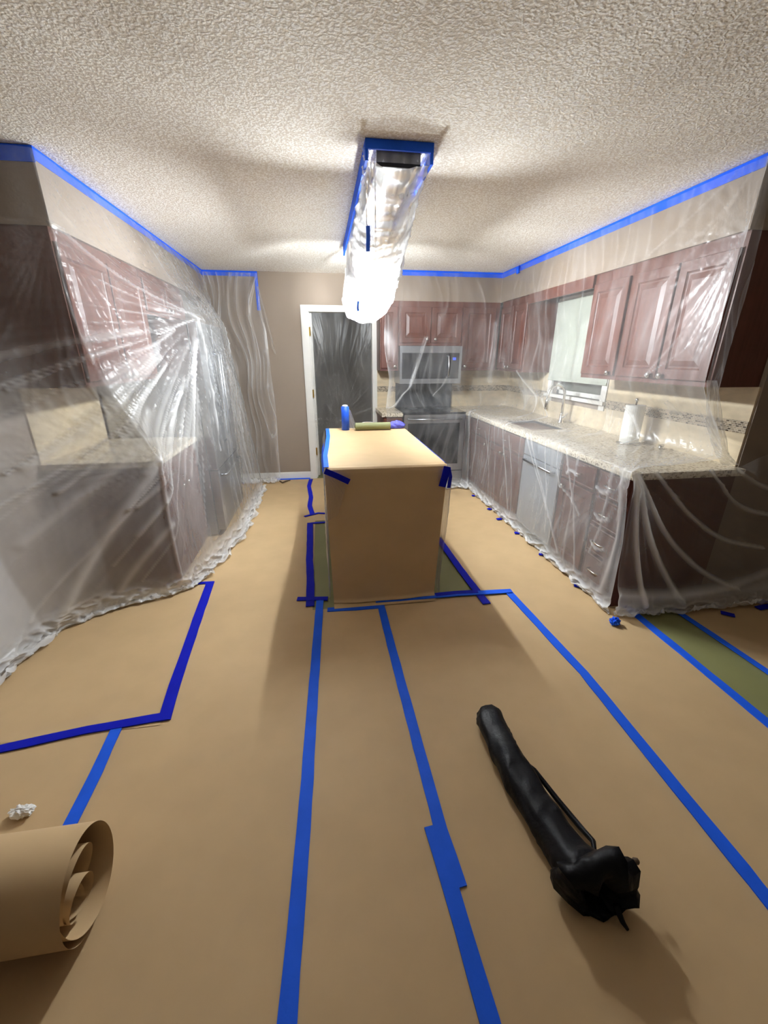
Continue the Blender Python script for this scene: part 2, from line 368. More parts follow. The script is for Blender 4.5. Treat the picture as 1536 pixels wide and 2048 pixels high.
# window on the right wall
w1 = struct('window_1', MB().box(WR-.02, WR, WY0-.075, WY0, WZ0-.08, WZ1+.06).box(WR-.02, WR, WY1, WY1+.075, WZ0-.08, WZ1+.06).box(WR-.02, WR, WY0, WY1, WZ1, WZ1+.06), 'white_trim_paint', label='white framed window with added pale panel for film haze over the sink')
box(WR-.05, WR+.08, WY0-.09, WY1+.09, WZ0-.03, WZ0).build('window_sill', 'white_trim_paint', w1)
MB().box(WR+.05, WR+.07, WY0, WY1, WZ0, WZ0+.04).box(WR+.05, WR+.07, WY0, WY1, WZ1-.04, WZ1).box(WR+.05, WR+.07, WY0, WY0+.04, WZ0, WZ1).box(WR+.05, WR+.07, WY1-.04, WY1, WZ0, WZ1).box(WR+.05, WR+.07, WY0, WY1, 1.58, 1.62).build('sash', 'white_trim_paint', w1)
box(WR+.058, WR+.062, WY0, WY1, WZ0, WZ1).build('pane', 'clear_glass', w1)
MB().box(WR-.030, WR-.024, WY0-.07, WY1+.07, 1.32, 2.06).box(WR-.036, WR-.018, WY0-.07, WY1+.07, 1.305, 1.325).build('haze_panel', 'pale_panel', w1)  # added pale panel stands in for the milky film haze
box(WR+.085, WR+.09, WY0, WY1, WZ0, WZ1).build('outer_screen', 'pale_panel', w1)

# ------------------------------------------------------------------ cabinets
DOORP = [(0, 0), (0, .016), (.003, .019), (.058, .019), (.062, .014), (.068, .010), (.076, .010), (.104, .017), (.108, .018)]
DRAWP = [(0, 0), (0, .015), (.004, .019), (.012, .019), (.016, .016), (.024, .017)]
def P3(o, u, a, n, d, z): return (o[0]+u[0]*a+n[0]*d, o[1]+u[1]*a+n[1]*d, z)
def knob(parent, o, u, n, a, z):
    c = P3(o, u, a, n, .019, z); n = (n[0], n[1], 0)
    return MB().lathe([(.006, 0), (.006, .012), (.017, .016), (.019, .023), (.014, .030), (.004, .032)], c, n, 12).build('knob', 'nickel', parent, True)
def pull(parent, o, u, n, a, z, w=.10):
    q = [P3(o, u, a-w/2, n, .019, z), P3(o, u, a-w/2, n, .040, z), P3(o, u, a-w/4, n, .047, z), P3(o, u, a+w/4, n, .047, z), P3(o, u, a+w/2, n, .040, z), P3(o, u, a+w/2, n, .019, z)]
    return MB().tube(q, .005, 8).build('pull', 'nickel', parent, True)
def cabinet(name, label, o, u, n, w, depth, z0, z1, doors=(), drawers=(), group=None, body_top=None):
    """o: front-bottom corner in plan, u: along the front, n: outward; doors = (a0,a1,z0,z1,knob a,knob z)"""
    ctr = (o[0]+u[0]*w/2-n[0]*depth/2, o[1]+u[1]*w/2-n[1]*depth/2, z0)
    t = thing(name, label, 'cabinet', ctr, group)
    xs = sorted((o[0], o[0]+u[0]*w-n[0]*depth)); ys = sorted((o[1], o[1]+u[1]*w-n[1]*depth))
    box(xs[0]+.001, xs[1]-.001, ys[0]+.001, ys[1]-.001, z0, z1).build('body', 'cherry_wood', t)
    for (a0, a1, b0, b1, ka, kz) in doors:
        q = P3(o, u, a0, n, 0, b0); d = MB().rings(q, (u[0], u[1], 0), a1-a0, b1-b0, (n[0], n[1], 0), DOORP).build('door', 'cherry_wood', t)
        if ka is not None: knob(d, o, u, n, ka, kz)
    for (a0, a1, b0, b1) in drawers:
        q = P3(o, u, a0, n, 0, b0); d = MB().rings(q, (u[0], u[1], 0), a1-a0, b1-b0, (n[0], n[1], 0), DRAWP).build('drawer', 'cherry_wood', t)
        pull(d, o, u, n, (a0+a1)/2, (b0+b1)/2)
    return t
UY, NX = (0, 1), (-1, 0)      # right run: along +y, facing -x
UX, NY = (1, 0), (0, -1)      # back run: along +x, facing -y
UB, UT = 1.38, 2.13
FR = 2.15                     # front plane of the right uppers
cabinet('upper_cabinet', 'reddish brown upper cabinet with double doors at the near right end', (FR, 2.105), UY, NX, .795, WR-FR, UB, UT,
        [(.02, .385, UB+.03, UT-.07, .345, 1.43), (.40, .775, UB+.03, UT-.07, .44, 1.43)])
cabinet('upper_cabinet', 'reddish brown single door upper cabinet right beside the window', (FR, 2.90), UY, NX, .435, WR-FR, UB, UT,
        [(.02, .415, UB+.03, UT-.07, .06, 1.43)])
cabinet('upper_cabinet', 'reddish brown corner upper cabinet between the window and microwave wall', (FR, 4.40), UY, NX, .68, WR-FR, UB, UT,
        [(.02, .335, UB+.03, UT-.07, .30, 1.43), (.345, .66, UB+.03, UT-.07, .38, 1.43)])
tag(box(2.13, 2.15, 3.335, 4.40, 2.04, 2.13).build('valance', 'cherry_wood'), 'reddish brown wooden valance board above the sink window', 'valance')
FB = 5.11
cabinet('upper_cabinet', 'narrow reddish brown upper cabinet left of the microwave', (.70, FB), UX, NY, .22, D-FB, UB, UT,
        [(.012, .208, UB+.03, UT-.06, .17, 1.43)])
cabinet('upper_cabinet', 'short reddish brown double door cabinet directly above the microwave', (.92, FB), UX, NY, .76, D-FB, 1.66, UT,
        [(.012, .376, 1.69, UT-.06, .33, 1.73), (.384, .748, 1.69, UT-.06, .43, 1.73)])
cabinet('upper_cabinet', 'reddish brown upper cabinet right of the microwave in the corner', (1.68, FB), UX, NY, .45, D-FB, UB, UT,
        [(.012, .40, UB+.03, UT-.06, .05, 1.43)])
BF = 1.775                    # front plane of the right base units
BT = .88
def base(label, y0, y1, doors, drawers, group=None):
    return cabinet('base_cabinet', label, (BF, y0), UY, NX, y1-y0, WR-BF-.02, 0, BT, doors, drawers)
base('reddish brown base cabinet with four stacked drawers at the peninsula end', 2.06, 2.36, [], [(.015, .285, .70, .86), (.015, .285, .50, .685), (.015, .285, .30, .485), (.015, .285, .10, .285)])
base('reddish brown base cabinet with drawer over door next to the dishwasher', 2.36, 2.78, [(.015, .405, .10, .685, .35, .64)], [(.015, .405, .70, .86)])
base('reddish brown double door sink base cabinet past the dishwasher', 3.39, 4.20, [(.015, .40, .10, .685, .36, .64), (.41, .795, .10, .685, .45, .64)], [(.015, .795, .70, .86)])
base('reddish brown base cabinet in the corner beside the oven', 4.20, 4.84, [(.015, .55, .10, .685, .06, .64)], [(.015, .55, .70, .86)])
FBB = 4.84
cabinet('base_cabinet', 'narrow reddish brown base cabinet left of the oven', (.70, FBB), UX, NY, .23, D-FBB-.02, 0, BT, [(.012, .215, .10, .685, .18, .64)], [(.012, .215, .70, .86)])
cabinet('base_cabinet', 'slim reddish brown filler cabinet between oven and right cabinets', (1.69, FBB), UX, NY, .085, D-FBB-.02, 0, BT, [(.004, .081, .10, .86, None, 0)])
# left side
LU = -1.27
def lcab(name, label, y1, w, depthx, front, z0, z1, doors, drawers=()):
    return cabinet(name, label, (front, y1), (0, -1), (1, 0), w, depthx, z0, z1, doors, drawers)
lcab('upper_cabinet', 'reddish brown upper cabinet at the near left end under film', 3.59, 1.04, LU-WL, LU, UB, UT,
     [(.015, .51, UB+.03, UT-.06, .46, 1.43), (.53, 1.025, UB+.03, UT-.06, .58, 1.43)])
lcab('upper_cabinet', 'short reddish brown cabinet above the refrigerator', 4.56, .96, LU-WL, LU, 1.84, UT,
     [(.015, .47, 1.86, UT-.05, .43, 1.90), (.49, .945, 1.86, UT-.05, .53, 1.90)])
lcab('base_cabinet', 'reddish brown base cabinet with granite top beside the refrigerator', 3.59, .84, -1.09-WL-.01, -1.09, 0, BT,
     [(.015, .41, .10, .685, .36, .64), (.43, .825, .10, .685, .48, .64)], [(.015, .41, .70, .86), (.43, .825, .70, .86)])
tag(MB().box(WL+.002, -1.05, 2.72, 3.60, BT, .92, .006).build('countertop', 'granite'), 'speckled beige granite countertop beside the refrigerator', 'countertop')
struct('trim_4', box(WL, WL+.012, 2.74, 3.60, .92, 1.38), 'travertine', label='beige tiled backsplash behind the left counter')
# right backsplash
struct('trim_5', MB().box(WR-.012, WR, 2.09, WY0-.08, .92, 1.38).box(WR-.012, WR, WY0-.08, WY1+.08, .92, WZ0-.08).box(WR-.012, WR, WY1+.08, D, .92, 1.38).box(.70, WR-.012, D-.012, D, .92, 1.38), 'travertine', label='beige travertine backsplash along the right and back walls')
struct('trim_6', MB().box(WR-.016, WR-.010, 2.09, WY0-.08, 1.115, 1.185).box(WR-.016, WR-.010, WY1+.08, D-.016, 1.115, 1.185).box(.70, WR-.016, D-.016, D-.010, 1.115, 1.185), 'mosaic_band', label='dark and light mosaic tile band in the backsplash')
# countertop right with sink hole, corner and left of the range
SX0, SX1, SY0, SY1 = 1.86, 2.24, 3.50, 4.16
ct = MB().box(1.73, SX0, 2.02, 4.81, BT, .92).box(SX1, WR-.013, 2.02, D-.013, BT, .92).box(SX0, SX1, 2.02, SY0, BT, .92).box(SX0, SX1, SY1, D-.013, BT, .92).box(1.69, SX0, 4.81, D-.013, BT, .92).build('countertop', 'granite')
tag(ct, 'speckled beige granite countertop with sink along the right wall', 'countertop')
tag(box(.68, .93, 4.81, D-.013, BT, .92).build('countertop', 'granite'), 'small speckled granite countertop left of the oven', 'countertop')
sk = MB().box(SX0, SX1, SY0, SY1, .70, .705).box(SX0, SX0+.004, SY0, SY1, .70, .90).box(SX1-.004, SX1, SY0, SY1, .70, .90).box(SX0, SX1, SY0, SY0+.004, .70, .90).box(SX0, SX1, SY1-.004, SY1, .70, .90)
s_ = thing('sink', 'dark steel undermount sink below the faucet', 'sink', ((SX0+SX1)/2, (SY0+SY1)/2, .70))
sk.build('basin', 'grey_enamel', s_); MB().lathe([(.04, 0), (.045, .003), (.02, .004)], ((SX0+SX1)/2, (SY0+SY1)/2, .705), n=16).build('drain', 'nickel', s_)
# faucet
fc = thing('faucet', 'brushed nickel gooseneck faucet standing behind the sink', 'faucet', (2.34, 3.84, .92))
MB().lathe([(.028, 0), (.028, .012), (.020, .02), (.018, .09), (.016, .10)], (2.34, 3.84, .92)).build('base', 'nickel', fc, True)
arc = [(2.34, 3.84, 1.0), (2.34, 3.84, 1.19)]+[(2.34-.085+.085*math.cos(a), 3.84, 1.19+.095*math.sin(a)) for a in np.linspace(.2, math.pi, 10)]+[(2.168, 3.84, 1.15)]
MB().tube(arc, .013, 12).build('neck', 'nickel', fc, True)
MB().lathe([(.014, 0), (.018, -.02), (.020, -.09), (.017, -.10)], (2.168, 3.84, 1.16)).build('spray_head', 'nickel', fc, True)
MB().tube([(2.34, 3.82, .98), (2.34, 3.78, .99), (2.33, 3.73, 1.03)], [.009, .008, .006], 8).build('handle', 'nickel', fc, True)
# paper towel on a holder
pt = thing('paper_towel_roll', 'white paper towel roll on a holder on the right counter', 'paper towel', (2.31, 2.83, .92))
MB().lathe([(.085, 0), (.085, .008), (.078, .014)], (2.31, 2.83, .92), n=24).build('holder_base', 'nickel', pt, True)
MB().lathe([(.02, .014), (.066, .014), (.066, .285), (.02, .285)], (2.31, 2.83, .92), n=28).build('paper', 'paper_towel', pt)
MB().tube([(2.31, 2.83, .93), (2.31, 2.83, 1.235)], .006, 8).lathe([(.004, 0), (.012, .006), (.012, .018), (.004, .024)], (2.31, 2.83, 1.23), n=10).build('rod', 'nickel', pt, True)
tag(MB().tube([(2.40, 2.60, .945), (2.34, 2.56, .955), (2.30, 2.50, .95)], [.012, .009, .014], 8).lathe([(.018, 0), (.018, .012)], (2.40, 2.60, .92), n=12).build('clip', 'nickel', None, True), 'small shiny metal clip on the right counter by the towel roll', 'clip')

# ------------------------------------------------------------------ appliances
# microwave
mw = thing('microwave', 'stainless over-range microwave with black glass door', 'microwave', (1.30, 5.22, 1.24))
MX0, MX1, MY, MZ0, MZ1 = .925, 1.675, 5.05, 1.235, 1.655
box(MX0, MX1, MY, D-.02, MZ0, MZ1).build('body', 'steel', mw)
MB().box(MX0, MX1, MY-.012, MY, MZ0, MZ0+.055).box(MX0, MX1, MY-.012, MY, MZ1-.075, MZ1).box(MX0, MX0+.025, MY-.012, MY, MZ0+.055, MZ1-.075).box(MX1-.03, MX1, MY-.012, MY, MZ0+.055, MZ1-.075).build('front_frame', 'steel', mw)
box(MX0+.025, 1.53, MY-.010, MY, MZ0+.055, MZ1-.075).build('door_glass', 'black_glass', mw)
cp = box(1.532, MX1-.03, MY-.010, MY, MZ0+.055, MZ1-.075).build('control_panel', 'black_glass', mw)
box(1.565, 1.605, MY-.0115, MY-.010, 1.50, 1.53).build('display', 'faded_blue_display', cp)
MB().tube([(1.50, MY-.01, 1.31), (1.505, MY-.045, 1.33), (1.51, MY-.055, 1.43), (1.505, MY-.045, 1.54), (1.50, MY-.01, 1.56)], .013, 10).build('handle', 'steel', mw, True)
MB().box(MX0+.03, MX1-.03, MY+.02, MY+.12, MZ0-.006, MZ0).build('vent_grille', 'black_metal', mw)
# range
rg = thing('range', 'stainless electric range with black glass oven door', 'oven', (1.30, 5.1, 0))
RX0, RX1, RY = .94, 1.68, 4.79
box(RX0, RX1, RY+.03, D-.02, .02, .905).build('body', 'steel', rg)
box(RX0-.004, RX1+.004, RY, D-.02, .905, .925).build('cooktop', 'black_glass', rg)
box(RX0, RX1, D-.05, D-.02, .925, 1.225).build('back_panel', 'grey_enamel', rg)
od = MB().box(RX0, RX1, RY, RY+.03, .22, .30).box(RX0, RX1, RY, RY+.03, .80, .90).box(RX0, RX0+.045, RY, RY+.03, .30, .80).box(RX1-.06, RX1, RY, RY+.03, .30, .80).build('oven_door', 'steel', rg)
box(RX0+.045, RX1-.06, RY+.004, RY+.03, .30, .80).build('oven_window', 'black_glass', od)
MB().tube([(RX0+.05, RY, .85), (RX0+.05, RY-.04, .85), (RX1-.05, RY-.04, .85), (RX1-.05, RY, .85)], .011, 10).build('handle', 'steel', od, True)
box(RX0, RX1, RY, RY+.03, .03, .21).build('drawer', 'steel', rg)
for i, (x, y) in enumerate(((1.12, 4.98), (1.50, 4.98), (1.12, 5.22), (1.50, 5.22))):
    MB().lathe([(.085, 0), (.085, .001), (.0, .001)], (x, y, .925), n=24).build('burner_ring', 'grey_enamel', rg)
# dishwasher
dw = thing('dishwasher', 'silver grey dishwasher in the right cabinet run', 'dishwasher', (2.05, 3.085, 0))
box(BF, WR-.1, 2.785, 3.385, .08, BT).build('body', 'grey_enamel', dw)
box(BF-.022, BF, 2.79, 3.38, .10, .73, .003).build('door', 'dishwasher_steel', dw)
box(BF-.022, BF, 2.79, 3.38, .74, .87, .003).build('control_panel', 'dishwasher_steel', dw)
MB().tube([(BF-.02, 2.85, .70), (BF-.055, 2.86, .70), (BF-.055, 3.31, .70), (BF-.02, 3.32, .70)], .010, 8).build('handle', 'steel', dw, True)
# refrigerator
rf = thing('refrigerator', 'grey steel refrigerator under stretched plastic on the left', 'refrigerator', (-1.33, 4.07, 0))
box(WL+.02, -1.0, 3.62, 4.53, .02, 1.80).build('body', 'steel', rf)
dl_ = box(-.995, -.925, 3.622, 4.07, .62, 1.795, .006).build('door', 'steel', rf)
MB().tube([(-.925, 4.03, .80), (-.885, 4.03, .82), (-.885, 4.03, 1.55), (-.925, 4.03, 1.57)], .011, 8).build('handle', 'steel', dl_, True)
dr_ = box(-.995, -.925, 4.08, 4.528, .62, 1.795, .006).build('door', 'steel', rf)
MB().tube([(-.925, 4.12, .80), (-.885, 4.12, .82), (-.885, 4.12, 1.55), (-.925, 4.12, 1.57)], .011, 8).build('handle', 'steel', dr_, True)
fz = box(-.995, -.925, 3.622, 4.528, .06, .61, .006).build('freezer_drawer', 'steel', rf)
MB().tube([(-.925, 3.72, .55), (-.885, 3.73, .55), (-.885, 4.42, .55), (-.925, 4.43, .55)], .011, 8).build('handle', 'steel', fz, True)

# ------------------------------------------------------------------ floor papers and tape
def paper(label, x0, x1, y0, y1, z, seed):
    nx = max(2, int((x1-x0)/.06)); ny = max(2, int((y1-y0)/.06))
    xs = np.linspace(x0, x1, nx+1); ys = np.linspace(y0, y1, ny+1); X, Y = np.meshgrid(xs, ys, indexing='ij')
    Z = z+.0022*(noise2(X*1.3, Y*3.2, seed)+noise2(X*3, Y*6, seed+1)*.5)
    e = np.minimum(np.minimum(X-x0, x1-X), np.minimum(Y-y0, y1-Y)); Z = z+(Z-z)*np.clip(e/.08, 0, 1)
    mb = MB(); mb.v = list(zip(X.ravel(), Y.ravel(), Z.ravel()))
    mb.f = [(i*(ny+1)+j, (i+1)*(ny+1)+j, (i+1)*(ny+1)+j+1, i*(ny+1)+j+1) for i in range(nx) for j in range(ny)]
    # thin skirt of thickness
    return tag(mb.build('kraft_paper_sheet', 'kraft_paper', None, True), label, 'paper')
paper('tan kraft paper sheet along the left aisle between refrigerator and island', -1.12, -.13, YB, 5.40, .0042, 1)
paper('narrow tan kraft paper strip in front of the island, between two tapes', -.14, .335, YB, 2.30, .0060, 2)
paper('wide tan kraft paper sheet under the black tripod bag', .325, 1.275, YB, 2.345, .0042, 3)
paper('tan kraft paper sheet along the right aisle beside the dishwasher', 1.265, 1.905, YB, 2.345, .0060, 4)
paper('tan kraft paper sheet between the island and the oven side cabinets', .98, 1.77, 2.335, 5.30, .0045, 5)
paper('tan kraft paper rectangle inside the dark blue tape at left', WL+.02, -.79, 1.50, 2.75, .0065, 6)
paper('tan kraft paper sheet under the brown paper roll at left', WL+.02, -.955, YB, 1.505, .0050, 7)
paper('tan kraft paper at the far right beyond the green strip', 2.215, XR-.02, YB, 2.06, .0045, 8)
paper('tan kraft paper behind the island before the doorway', -.14, .99, 3.86, 5.40, .0050, 9)
def tape(label, path, w=.05, m='blue_tape', z=.0095, seed=0):
    return tag(MB().ribbon(path, w, z, seed=seed).build('painters_tape', m), label, 'tape')
tape('long straight blue tape running from the island left corner towards the camera', [(-.083, 2.40), (-.125, 1.335), (-.138, .97), (-.163, .527), (-.19, -.2)], .048, seed=1)
tape('blue tape seam from the island front, upper piece', [(.315, 2.36), (.318, 1.8), (.332, .90), (.345, .73)], .046, seed=2)
tape('blue tape seam piece overlapping below, leading to the bottom edge', [(.300, .915), (.317, .73), (.331, .455), (.345, -.2)], .05, z=.0108, seed=3)
tape('long blue tape seam running right of the black tripod bag', [(1.215, 2.35), (1.255, 1.75), (1.272, 1.525), (1.262, 1.0), (1.26, .65), (1.257, .56), (1.25, -.2)], .05, seed=4)
tape('short blue tape across the foot of the island front at left', [(-.035, 2.285), (.15, 2.275), (.33, 2.275)], .042, seed=5)
tape('blue tape across the floor from the island front to the right', [(.285, 2.335), (.62, 2.333), (.85, 2.334), (1.24, 2.322)], .046, z=.0165, seed=6)
tape('dark blue tape short strip crossing at the island left corner', [(-.235, 2.44), (-.03, 2.415)], .042, 'dark_blue_tape', .0118, 7)
tape('dark blue tape along the left side of the island base', [(-.178, 3.80), (-.165, 3.0), (-.15, 2.62), (-.147, 2.34)], .055, 'dark_blue_tape', .0112, 8)
tape('thin dark blue tape end crossing at the far end of the green strip', [(-.17, 3.79), (-.01, 3.80)], .03, 'dark_blue_tape', .0105, 9)
tape('dark blue tape along the right side of the island base', [(.955, 3.75), (.975, 3.14), (.985, 2.7), (1.01, 2.2)], .055, 'dark_blue_tape', .0118, 10)
tape('dark blue tape strip at the island right front corner', [(.70, 2.345), (.85, 2.352), (1.0, 2.345)], .04, 'dark_blue_tape', .0185, 11)
tape('crooked dark blue tape between doorway and island', [(-.20, 5.35), (-.22, 5.05), (-.185, 4.6), (-.195, 4.3), (-.16, 4.04)], .05, 'dark_blue_tape', .0105, 12)
tape('black looking curled tape scrap beside the island left side', [(-.24, 3.98), (-.10, 4.06), (-.01, 4.03)], .03, 'dark_blue_tape', .012, 13)
tape('dark blue tape seam on the left running towards the film', [(-.868, 2.76), (-.84, 2.3), (-.80, 1.75), (-.778, 1.52)], .055, 'dark_blue_tape', .0112, 14)
tape('small dark blue tape end tucked under the film on the left', [(-1.0, 2.752), (-.85, 2.748)], .03, 'dark_blue_tape', .0118, 15)
tape('dark blue tape crossing the left floor to the picture edge', [(-.755, 1.545), (-1.1, 1.515), (-1.41, 1.465), (-1.66, 1.44)], .045, 'dark_blue_tape', .0118, 16)
tape('short blue tape leading from dark blue tape to the paper roll', [(-.972, 1.515), (-.955, 1.3), (-.945, 1.0)], .046, seed=17)
tape('blue tape along the left edge of the green strip at right', [(1.905, 2.06), (1.905, 1.5), (1.903, 1.1), (1.90, -.2)], .05, seed=18)
tape('blue tape along the right edge of the green strip at right', [(2.195, 1.98), (2.21, 1.7), (2.225, 1.39), (2.23, -.2)], .038, seed=19)
tape('blue tape on the floor along the back baseboard', [(-.68, 5.415), (-.45, 5.405), (-.21, 5.40)], .045, seed=20)
for i, (x, y, a, w, lab) in enumerate([(1.715, 4.83, .3, .05, 'tiny dark blue tape tab at the film hem nearest the oven'), (1.70, 4.37, -.2, .035, 'tiny dark blue tape tab at the film hem below the corner cabinet'),
        (1.715, 3.91, .5, .04, 'tiny dark blue tape tab at the hem below the far sink door'), (1.70, 3.62, .2, .05, 'small dark blue tape tab at the hem below the near sink door'),
        (1.735, 3.26, -.3, .07, 'dark blue tape tab at the film hem left of the dishwasher'), (1.755, 2.81, -.5, .10, 'largest dark blue tape tab on the hem right of the dishwasher'),
        (1.755, 2.31, -.5, .09, 'dark blue tape tab at the hem below the drawers'), (2.48, 1.865, -.7, .07, 'dark blue tape tab under the hem in front of the dark wall'), (2.80, 1.90, .1, .14, 'blue tape piece at the right picture edge by the dark wall')]):
    dx, dy = math.cos(a)*w/2, math.sin(a)*w/2
    tape(lab, [(x-dx, y-dy), (x+dx, y+dy)], .04, 'dark_blue_tape', .016, 30+i)
# tape on the walls
def wtape(label, boxes, m='blue_tape'):
    mb = MB()
    for b in boxes: mb.box(*b)
    return tag(mb.build('painters_tape', m), label, 'tape')
wtape('blue tape along the ceiling edge of the left soffit', [(-1.25, -1.246, 2.54, D, 2.385, 2.437)])
wtape('blue tape on the end of the left soffit at the top left corner', [(WL, -1.246, 2.535, 2.539, 2.375, 2.437)])
wtape('blue tape along the ceiling on the back wall left of the door', [(-1.25, -.655, D-.004, D, 2.385, 2.437)])
wtape('vertical blue tape piece on the back wall left of the door', [(-.69, -.655, D-.005, D-.001, 2.04, 2.40)])
wtape('blue tape along the ceiling edge of the right soffit', [(2.126, 2.13, 2.10, 5.12, 2.382, 2.437)])
wtape('blue tape along the ceiling above the microwave cabinets', [(.72, 2.128, 5.115, 5.119, 2.385, 2.437)])
tag(MB().tube([(2.122, 4.68, 2.425), (2.10, 4.67, 2.40), (2.105, 4.665, 2.36), (2.12, 4.66, 2.37)], [.012, .02, .018, .008], 8).build('tape_tab', 'blue_tape', None, True), 'small curled blue tape tab hanging from the right soffit tape', 'tape')

# ------------------------------------------------------------------ island with paper cover
IX0, IX1, IY0, IY1, IZ = .02, .72, 2.40, 3.84, .92
isl = thing('kitchen_island', 'reddish brown kitchen island wrapped under kraft paper and film', 'island', ((IX0+IX1)/2, (IY0+IY1)/2, 0))
box(IX0+.02, IX1-.02, IY0+.02, IY1-.02, 0, .88).build('body', 'cherry_wood', isl)
box(IX0, IX1, IY0, IY1, .88, IZ).build('worktop', 'granite', isl)
for k in range(2):
    MB().rings((IX0+.02, IY1-.06-k*.68, .08), (0, -1, 0), .62, .76, (-1, 0, 0), DOORP).build('side_panel', 'cherry_wood', isl)
def cover():
    # one sheet: over the top, folding down the front, ending on the floor
    prof = [(3.80, .9245), (3.2, .9245), (2.6, .9245), (2.43, .9245), (2.392, .922), (2.378, .912), (2.372, .89), (2.368, .7), (2.366, .4), (2.364, .12), (2.358, .035), (2.33, .0135), (2.285, .0115)]
    pr = np.array(prof); t = np.linspace(0, len(pr)-1, 90); pr = np.stack([np.interp(t, range(len(pr)), pr[:, 0]), np.interp(t, range(len(pr)), pr[:, 1])], 1)
    nx = 24; mb = MB(); rows = []
    for j, (y, z) in enumerate(pr):
        fr = np.clip((.92-z)/.9, 0, 1) if y < 2.4 else 0
        for i in range(nx+1):
            u = i/nx
            x = (IX0-.015+.035*(1 if y > 2.4 else 0)*0)+u*(IX1-IX0+.035)
            if y >= 2.4: x = (.005+.02*max(0, (y-2.4)/1.4))+u*(.735-(.005+.02*max(0, (y-2.4)/1.4)))
            else: x = (-.008+.018*fr)+u*((.742-.05*fr)-(-.008+.018*fr))
            yy = y; zz = z
            if y < 2.4 and z > .02:
                yy -= .010*(noise2(np.array([u*2.5]), np.array([z*1.6]), 3)[0]+.3)*min(1, (.92-z)*6)+.018*fr*math.sin(u*math.pi)
            if y >= 2.42: zz += .0015*(noise2(np.array([x*5]), np.array([y*5]), 8)[0]+.6)
            mb.v.append((x, yy, zz))
    for j in range(len(pr)-1):
        for i in range(nx):
            a = j*(nx+1)+i; mb.f.append((a, a+1, a+nx+2, a+nx+1))
    return mb
tag(cover().build('kraft_paper_cover', 'kraft_paper', None, True), 'tan kraft paper covering the island top and front', 'paper')
def cols_side(x, xo, y0, y1):
    return [[(x, y, .915), (x+xo*.7, y, .80), (x+xo, y, .5), (x+xo*.6, y, .15), (x+xo*.8, y, .015)] for y in np.linspace(y0, y1, 5)]
tag(film('island_film', cols_side(.008, -.02, 2.375, 3.84), 120, 70, 'clear_film', (-3, 3, .5), [((0, 2.38, .90), 6, .3, .9)], .012, 31), 'clear plastic film hanging on the left side of the island', 'plastic film')
cr_ = [[(.735, y, .918), (.762+b, y, .80), (.752+b*.6, y, .5), (.728, y, .15), (.73, y, .015)] for y, b in ((2.372, .0), (2.42, .012), (2.9, .0), (3.4, .0), (3.84, 0))]
tag(film('island_film', cr_, 120, 70, 'clear_film', (4, 3, .5), [((.735, 2.38, .9), 6, .3, .9)], .012, 32), 'clear plastic film hanging on the right side of the island', 'plastic film')
# film corner on front left of the island
tag(film('island_film', [[(-.004, 2.366, .90), (-.006, 2.362, .8), (.0, 2.350, .6)], [(.05, 2.362, .89), (.05, 2.356, .78), (.03, 2.344, .62)], [(.13, 2.362, .86), (.10, 2.356, .76), (.06, 2.342, .64)]], 40, 40, 'clear_film', (0, 0, .8), [((0, 2.37, .9), 4, .3, .6)], .004, 33, vamp=.2), 'clear plastic corner folded onto the island front', 'plastic film')
def strip3(name, label, pts, w, nrm, m):
    P = [Vector(p) for p in pts]; n = Vector(nrm).normalized(); mb = MB(); vs = []; fs = []
    for i, p in enumerate(P):
        t = (P[min(i+1, len(P)-1)]-P[max(i-1, 0)]).normalized(); b = n.cross(t).normalized()
        for s_, h in ((-.5, .001), (.5, .001), (.5, 0), (-.5, 0)): vs.append(p+b*w*s_+n*h)
    for i in range(len(P)-1):
        for k in range(4): fs.append((i*4+k, i*4+(k+1) % 4, (i+1)*4+(k+1) % 4, (i+1)*4+k))
    m_ = (len(P)-1)*4; fs += [(3, 2, 1, 0), (m_, m_+1, m_+2, m_+3)]
    return tag(mb.add(vs, fs).build(name, m), label, 'tape')
strip3('painters_tape', 'wavy blue tape along the left edge of the island top', [(.035, 3.78, .928), (.035, 3.4, .9285), (.018, 3.0, .9285), (.002, 2.7, .9285), (.004, 2.39, .928)], .03, (0, 0, 1), 'blue_tape')
strip3('painters_tape', 'blue tape wrapping over the left edge of the island worktop', [(-.012, 3.1, .915), (-.018, 2.75, .905), (-.012, 2.40, .905)], .04, (-1, 0, .4), 'blue_tape')
strip3('painters_tape', 'dark blue tape slanting down from the island front left corner', [(-.006, 2.355, .915), (.06, 2.347, .885), (.135, 2.345, .845)], .035, (0, -1, .05), 'dark_blue_tape')
strip3('painters_tape', 'dark blue tape at the island front right corner', [(.735, 2.352, .915), (.722, 2.346, .86), (.705, 2.344, .79)], .045, (0, -1, .05), 'dark_blue_tape')
strip3('painters_tape', 'short dark blue tape fold on the island right corner', [(.745, 2.36, .905), (.757, 2.35, .85), (.748, 2.345, .78)], .03, (.5, -1, .05), 'dark_blue_tape')
strip3('painters_tape', 'thin blue tape along the right edge of the island top', [(.742, 3.3, .922), (.742, 2.9, .922), (.742, 2.42, .922)], .02, (.6, 0, .8), 'blue_tape')
